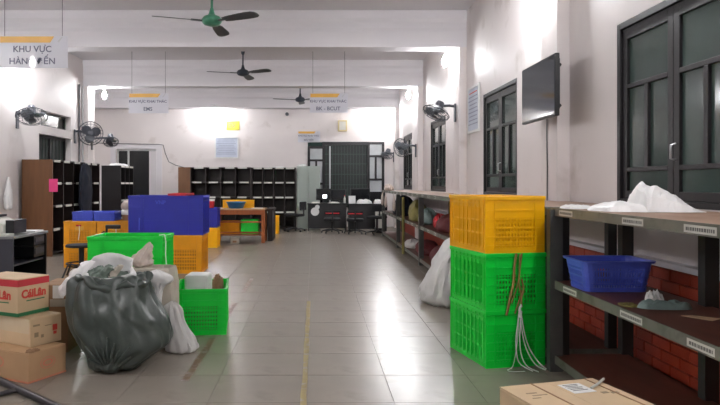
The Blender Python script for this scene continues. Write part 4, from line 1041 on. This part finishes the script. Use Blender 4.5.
# rolled collar of film at the neck
cl = []
for k in range(40):
    a_ = 2*math.pi*k/40; cl.append((-0.08+0.235*math.cos(a_), 0.20*math.sin(a_), 0.59+0.022*math.sin(2*a_+1)+0.016*math.sin(5*a_)+0.010*math.sin(11*a_)-0.02*math.cos(a_)))
MB().tube(cl, [0.024+0.010*math.sin(k*1.9)+0.006*math.sin(k*0.7) for k in range(40)], 8, closed=True).build('rolled_collar', M['bag_dark'], t, True)
# white liner standing up: an open, tilted ring
ln = MB(); vs_ = []; fs = []; n = 44
for j in range(5):
    v = j/4
    for k in range(n):
        a_ = 2*math.pi*k/n; wv = 0.02*math.sin(5*a_+j)+0.012*math.sin(11*a_)
        rx = 0.20+0.02*v+wv*v; ry = 0.165+0.0*v+wv*v
        z = 0.585 + v*(0.105+0.07*math.sin(a_)-0.02*max(0, math.cos(a_)))
        vs_.append((-0.105-0.01*v+rx*math.cos(a_)*(0.92-0.16*v), ry*math.sin(a_)*(1-0.15*v), z))
for j in range(4):
    for k in range(n): fs.append((j*n+k, j*n+(k+1) % n, (j+1)*n+(k+1) % n, (j+1)*n+k))
o = ln.add(vs_, fs).build('white_liner', M['bag_white'], t, True); sm = o.modifiers.new('solid', 'SOLIDIFY'); sm.thickness = 0.004
blob([(0.55, -0.07, 0, 0.17, 0.14), (0.60, -0.08, 0, 0.155, 0.12), (0.63, -0.10, 0.02, 0.11, 0.08), (0.645, -0.10, 0.03, 0.04, 0.03), (0.65, -0.10, 0.03, 0.004, 0.004)], 22, 40, 0.04, 7, 9, crease=0.04).build('inner_bag', M['bag_inner'], t, True)
for x, y, rx_, ry_, rz_, w in ((-0.13, -0.05, 25, -35, 20, 0.17), (-0.04, -0.04, 30, -50, -10, 0.15), (-0.19, -0.02, 10, -20, 50, 0.14)):
    o = crumple(w, 0.055, 0.03, seed=50+x*10, amp=0.5).build('inner_fold', M['sack_grey' if x == -0.04 else 'bag_inner'], t, True); o.location = (x, y, 0.635); o.rotation_euler = (R(rx_), R(ry_), R(rz_))
# liner tongue hanging out to the left
o = crumple(0.34, 0.12, 0.05, seed=23, amp=0.5).build('liner_tongue', M['bag_white'], t, True); o.location = (-0.315, -0.02, 0.585); o.rotation_euler = (R(10), R(-48), R(8))

o = blob([(0, 0, 0, 0.155, 0.125), (0.04, 0, 0, 0.17, 0.135), (0.3, 0, 0, 0.178, 0.14), (0.5, 0, 0, 0.175, 0.14), (0.58, 0.0, 0, 0.168, 0.13), (0.605, 0.0, 0, 0.155, 0.115), (0.595, 0, 0, 0.13, 0.09), (0.54, 0, 0, 0.10, 0.06)],
         30, 56, 0.018, 4, 11, crease=0.010, sq=5, floor=0).build('woven_sack', M['sack_grey'], None, True, loc=(-1.245, 5.03, 0))
tag(o, 'open beige grey woven sack behind the bin bag', 'sack')
o = blob([(0, 0, 0, 0.03, 0.03), (0.02, 0, 0, 0.085, 0.07), (0.07, 0, 0, 0.08, 0.06), (0.12, 0.025, 0, 0.05, 0.04), (0.16, 0.05, 0, 0.035, 0.02), (0.19, 0.06, 0, 0.004, 0.004)], 20, 30, 0.025, 9, 13, crease=0.025, floor=0).build('crumpled_bag', M['bag_pale'], None, True, loc=(-1.33, 5.0, 0.604))
tag(o, 'pale crumpled bag sticking up from the woven sack', 'bag')
t = thing('knotted_bag', 'small knotted white bag between bin bag and woven sack', 'bag', (-1.155, 4.82, -0.045))
blob([(0.34, 0, 0, 0.015, 0.02), (0.44, -0.01, 0, 0.028, 0.03), (0.52, 0.0, 0, 0.035, 0.035), (0.57, 0.0, 0, 0.10, 0.05), (0.61, -0.01, 0, 0.095, 0.05), (0.645, -0.02, 0, 0.03, 0.025), (0.65, -0.02, 0, 0.004, 0.004)], 28, 36, 0.014, 8, 15, crease=0.008).build('bag_film', M['bag_white'], t, True)
o = blob([(0, 0.02, 0, 0.085, 0.07), (0.02, 0.02, 0, 0.12, 0.09), (0.09, 0.01, 0, 0.105, 0.085), (0.2, -0.03, 0, 0.085, 0.07), (0.32, -0.05, 0, 0.065, 0.05), (0.37, -0.05, 0, 0.01, 0.01)], 30, 44, 0.024, 4, 17, crease=0.007, floor=0).build('white_sack', M['sack_white'], None, True, loc=(-1.01, 4.83, 0))
tag(o, 'white sack on floor between bin bag and open green crate', 'sack')
t = thing('string_tail', 'white string hanging over the corner of wide green crate', 'string', (0, 0, 0))
MB().tube([(-1.27, 5.30, 0.825), (-1.22, 5.27, 0.832), (-1.205, 5.25, 0.78), (-1.205, 5.24, 0.68), (-1.195, 5.23, 0.58), (-1.15, 5.215, 0.48)], 0.005, 5).build('string_strand', M['string_white'], t, True)

# ------------------------------------------------------------------ cardboard boxes
def carton(name, label, corner, z, ang, du, dv, h, m_, inset=0.0):
    """corner is the near vertical edge; +x local runs along the right-hand face, +y local to the left-back"""
    t = thing(name, label, 'box', (corner[0], corner[1], z), ang)
    MB().box(0, du, 0, dv, 0, h-0.004).build('body', m_, t, bevel=0.006)
    for a_, b_ in ((0.001, dv/2-0.002), (dv/2+0.002, dv-0.001)):
        MB().box(0.001, du-0.001, a_, b_, h-0.004, h).build('top_flap', m_, t)
    return t
A1 = R(64)
b1 = carton('cardboard_box', 'pinkish brown cardboard box at the bottom of left stack', (-1.782, 4.04), 0, A1, 0.30, 0.46, 0.187, M['card'])
def oval(parent, cx, cz, rx, rz, face, m_, th=0.1):
    vs_ = []; fs = []; n = 28
    for r_ in (1, 1-th):
        for k in range(n): a_ = 2*math.pi*k/n; u, w = cx+rx*r_*math.cos(a_), cz+rz*r_*math.sin(a_); vs_.append((u, -0.0012, w) if face == 'right' else (-0.0012, u, w))
    for k in range(n): fs.append((k, (k+1) % n, n+(k+1) % n, n+k))
    return MB().add(vs_, fs).build('printed_oval', m_, parent)
oval(b1, 0.15, 0.10, 0.06, 0.038, 'right', M['card_faded']); oval(b1, 0.15, 0.10, 0.042, 0.022, 'right', M['card_faded'], 0.4)
oval(b1, 0.27, 0.11, 0.05, 0.036, 'left', M['card_faded'], 0.2)
MB().box(0.0, 0.30, -0.0015, 0, 0.0, 0.012).build('pink_base_print', M['card_faded'], b1)
MB().box(-0.0015, 0, 0.0, 0.46, 0.0, 0.012).build('pink_base_print', M['card_faded'], b1)
o = crumple(0.1, 0.05, 0.012, seed=41, amp=0.6).build('torn_flap', M['card_dark'], b1); o.location = (0.055, 0.025, 0.187)
A2 = R(60)
b2_ = carton('cardboard_box', 'pale taped cardboard box in the middle of left stack', (-1.835, 4.19), 0.187, A2, 0.24, 0.44, 0.185, M['card_pale'])
MB().box(-0.0015, 0, 0.01, 0.44, 0.085, 0.18).build('packing_tape', M['tape_clear'], b2_)
MB().box(0.02, 0.24, 0.17, 0.24, 0.1835, 0.1848).build('packing_tape', M['tape_clear'], b2_)
for x, z, w, h in ((0.02, 0.13, 0.05, 0.012), (0.03, 0.06, 0.03, 0.03), (0.08, 0.05, 0.02, 0.02), (0.11, 0.12, 0.05, 0.006)): MB().box(x, x+w, -0.0012, 0, z, z+h).build('printed_mark', M['card_ink'], b2_)
MB().box(0.17, 0.205, -0.0014, 0, 0.08, 0.12).box(0.175, 0.20, -0.0014, 0, 0.055, 0.075).build('red_mark', M['card_redtext'], b2_)
A3 = R(66)
b3 = carton('cardboard_box', 'carton printed CáiLân in red, on top of left stack', (-1.93, 4.22), 0.372, A3, 0.26, 0.40, 0.25, M['card_pale'])
MB().box(0, 0.26, -0.0015, 0, 0.20, 0.244).build('red_band', M['card_red'], b3)
MB().box(-0.0015, 0, 0, 0.40, 0.20, 0.244).build('red_band', M['card_red'], b3)
MB().box(0, 0.26, -0.0015, 0, 0.006, 0.03).build('green_band', M['card_green'], b3)
MB().box(-0.0015, 0, 0, 0.40, 0.006, 0.03).build('green_band', M['card_green'], b3)
text('CáiLân', 0.075, M['card_redtext'], b3, (0.13, -0.002, 0.145), bold=0.003, sx=0.98)
text('CáiLân', 0.08, M['card_redtext'], b3, (-0.002, 0.17, 0.14), rot=(R(90), 0, R(-90)), bold=0.003)
MB().box(0.07, 0.22, -0.0012, 0, 0.098, 0.105).build('printed_line', M['card_green'], b3)
MB().box(-0.0012, 0, 0.08, 0.24, 0.09, 0.097).build('printed_line', M['card_green'], b3)
b4 = carton('cardboard_box', 'worn brown cardboard box between left stack and bin bag', (-2.02, 4.78), 0, R(2), 0.20, 0.34, 0.50, M['card_dark'])
MB().box(0.09, 0.17, -0.0015, 0, 0.40, 0.495).build('white_paper_label', M['paper'], b4)
MB().box(0.07, 0.195, -0.003, -0.0015, 0.34, 0.395).build('torn_tape', M['sack_grey'], b4)

# carton at the bottom right
A5 = R(15.6)
t = thing('cardboard_box', 'strapped cardboard carton at the bottom edge, right foreground', 'box', (0.814, 2.87, 0), A5)
W5, L5, H5 = 0.484, 0.62, 0.35
MB().box(0, W5, -L5, 0, 0, H5-0.004).build('body', M['card_pale'], t, bevel=0.006)
for a_, b_ in ((0.001, W5*0.5-0.001), (W5*0.5+0.001, W5-0.001)): MB().box(a_, b_, -L5+0.001, -0.001, H5-0.004, H5).build('top_flap', M['card_pale'], t)
for x in (0.155, 0.435): MB().box(x, x+0.008, -L5, 0.0, H5, H5+0.002).box(x, x+0.008, 0.0, 0.002, 0.0, H5+0.002).build('strap', M['card_dark'], t)
MB().box(0.26, 0.37, -0.17, -0.05, H5, H5+0.0015).build('address_label', M['paper'], t)
for k in range(5): MB().box(0.275, 0.35-0.01*(k % 2), -0.07-0.018*k, -0.062-0.018*k, H5+0.0015, H5+0.002).build('label_print', M['label_ink'], t)
for x, y, w, h in ((0.06, -0.12, 0.05, 0.01), (0.07, -0.15, 0.07, 0.008), (0.05, -0.18, 0.04, 0.008), (0.38, -0.2, 0.03, 0.02), (0.42, -0.21, 0.035, 0.02)): MB().box(x, x+w, y, y+h, H5, H5+0.001).build('printed_mark', M['card_ink'], t)
MB().tube([(0.37, -0.135, H5+0.004), (0.42, -0.115, H5+0.012), (0.48, -0.08, H5+0.02)], 0.006, 5).build('loose_tape_end', M['label'], t)
MB().box(-0.0015, 0, -0.4, -0.1, 0.24, 0.29).build('side_tape', M['tape_clear'], t)

# dark trolley frame in the bottom left corner
t = thing('trolley_frame', 'dark steel tube frame lying on the floor at bottom left', 'frame', (0, 0, 0))
MB().tube([(-2.07, 4.135, 0.022), (-1.99, 4.07, 0.022), (-1.46, 3.60, 0.022), (-1.2, 3.37, 0.022)], 0.022, 8).build('side_tube', M['steel_dark'], t, True)
MB().tube([(-2.52, 4.02, 0.022), (-2.2, 3.73, 0.022), (-1.47, 3.08, 0.022)], 0.022, 8).build('side_tube', M['steel_dark'], t, True)
MB().tube([(-1.775, 3.87, 0.018), (-2.02, 3.57, 0.018)], 0.0155, 8).build('cross_tube', M['steel_dark'], t, True)
MB().tube([(-1.46, 3.60, 0.018), (-1.71, 3.30, 0.018)], 0.0155, 8).build('cross_tube', M['steel_dark'], t, True)
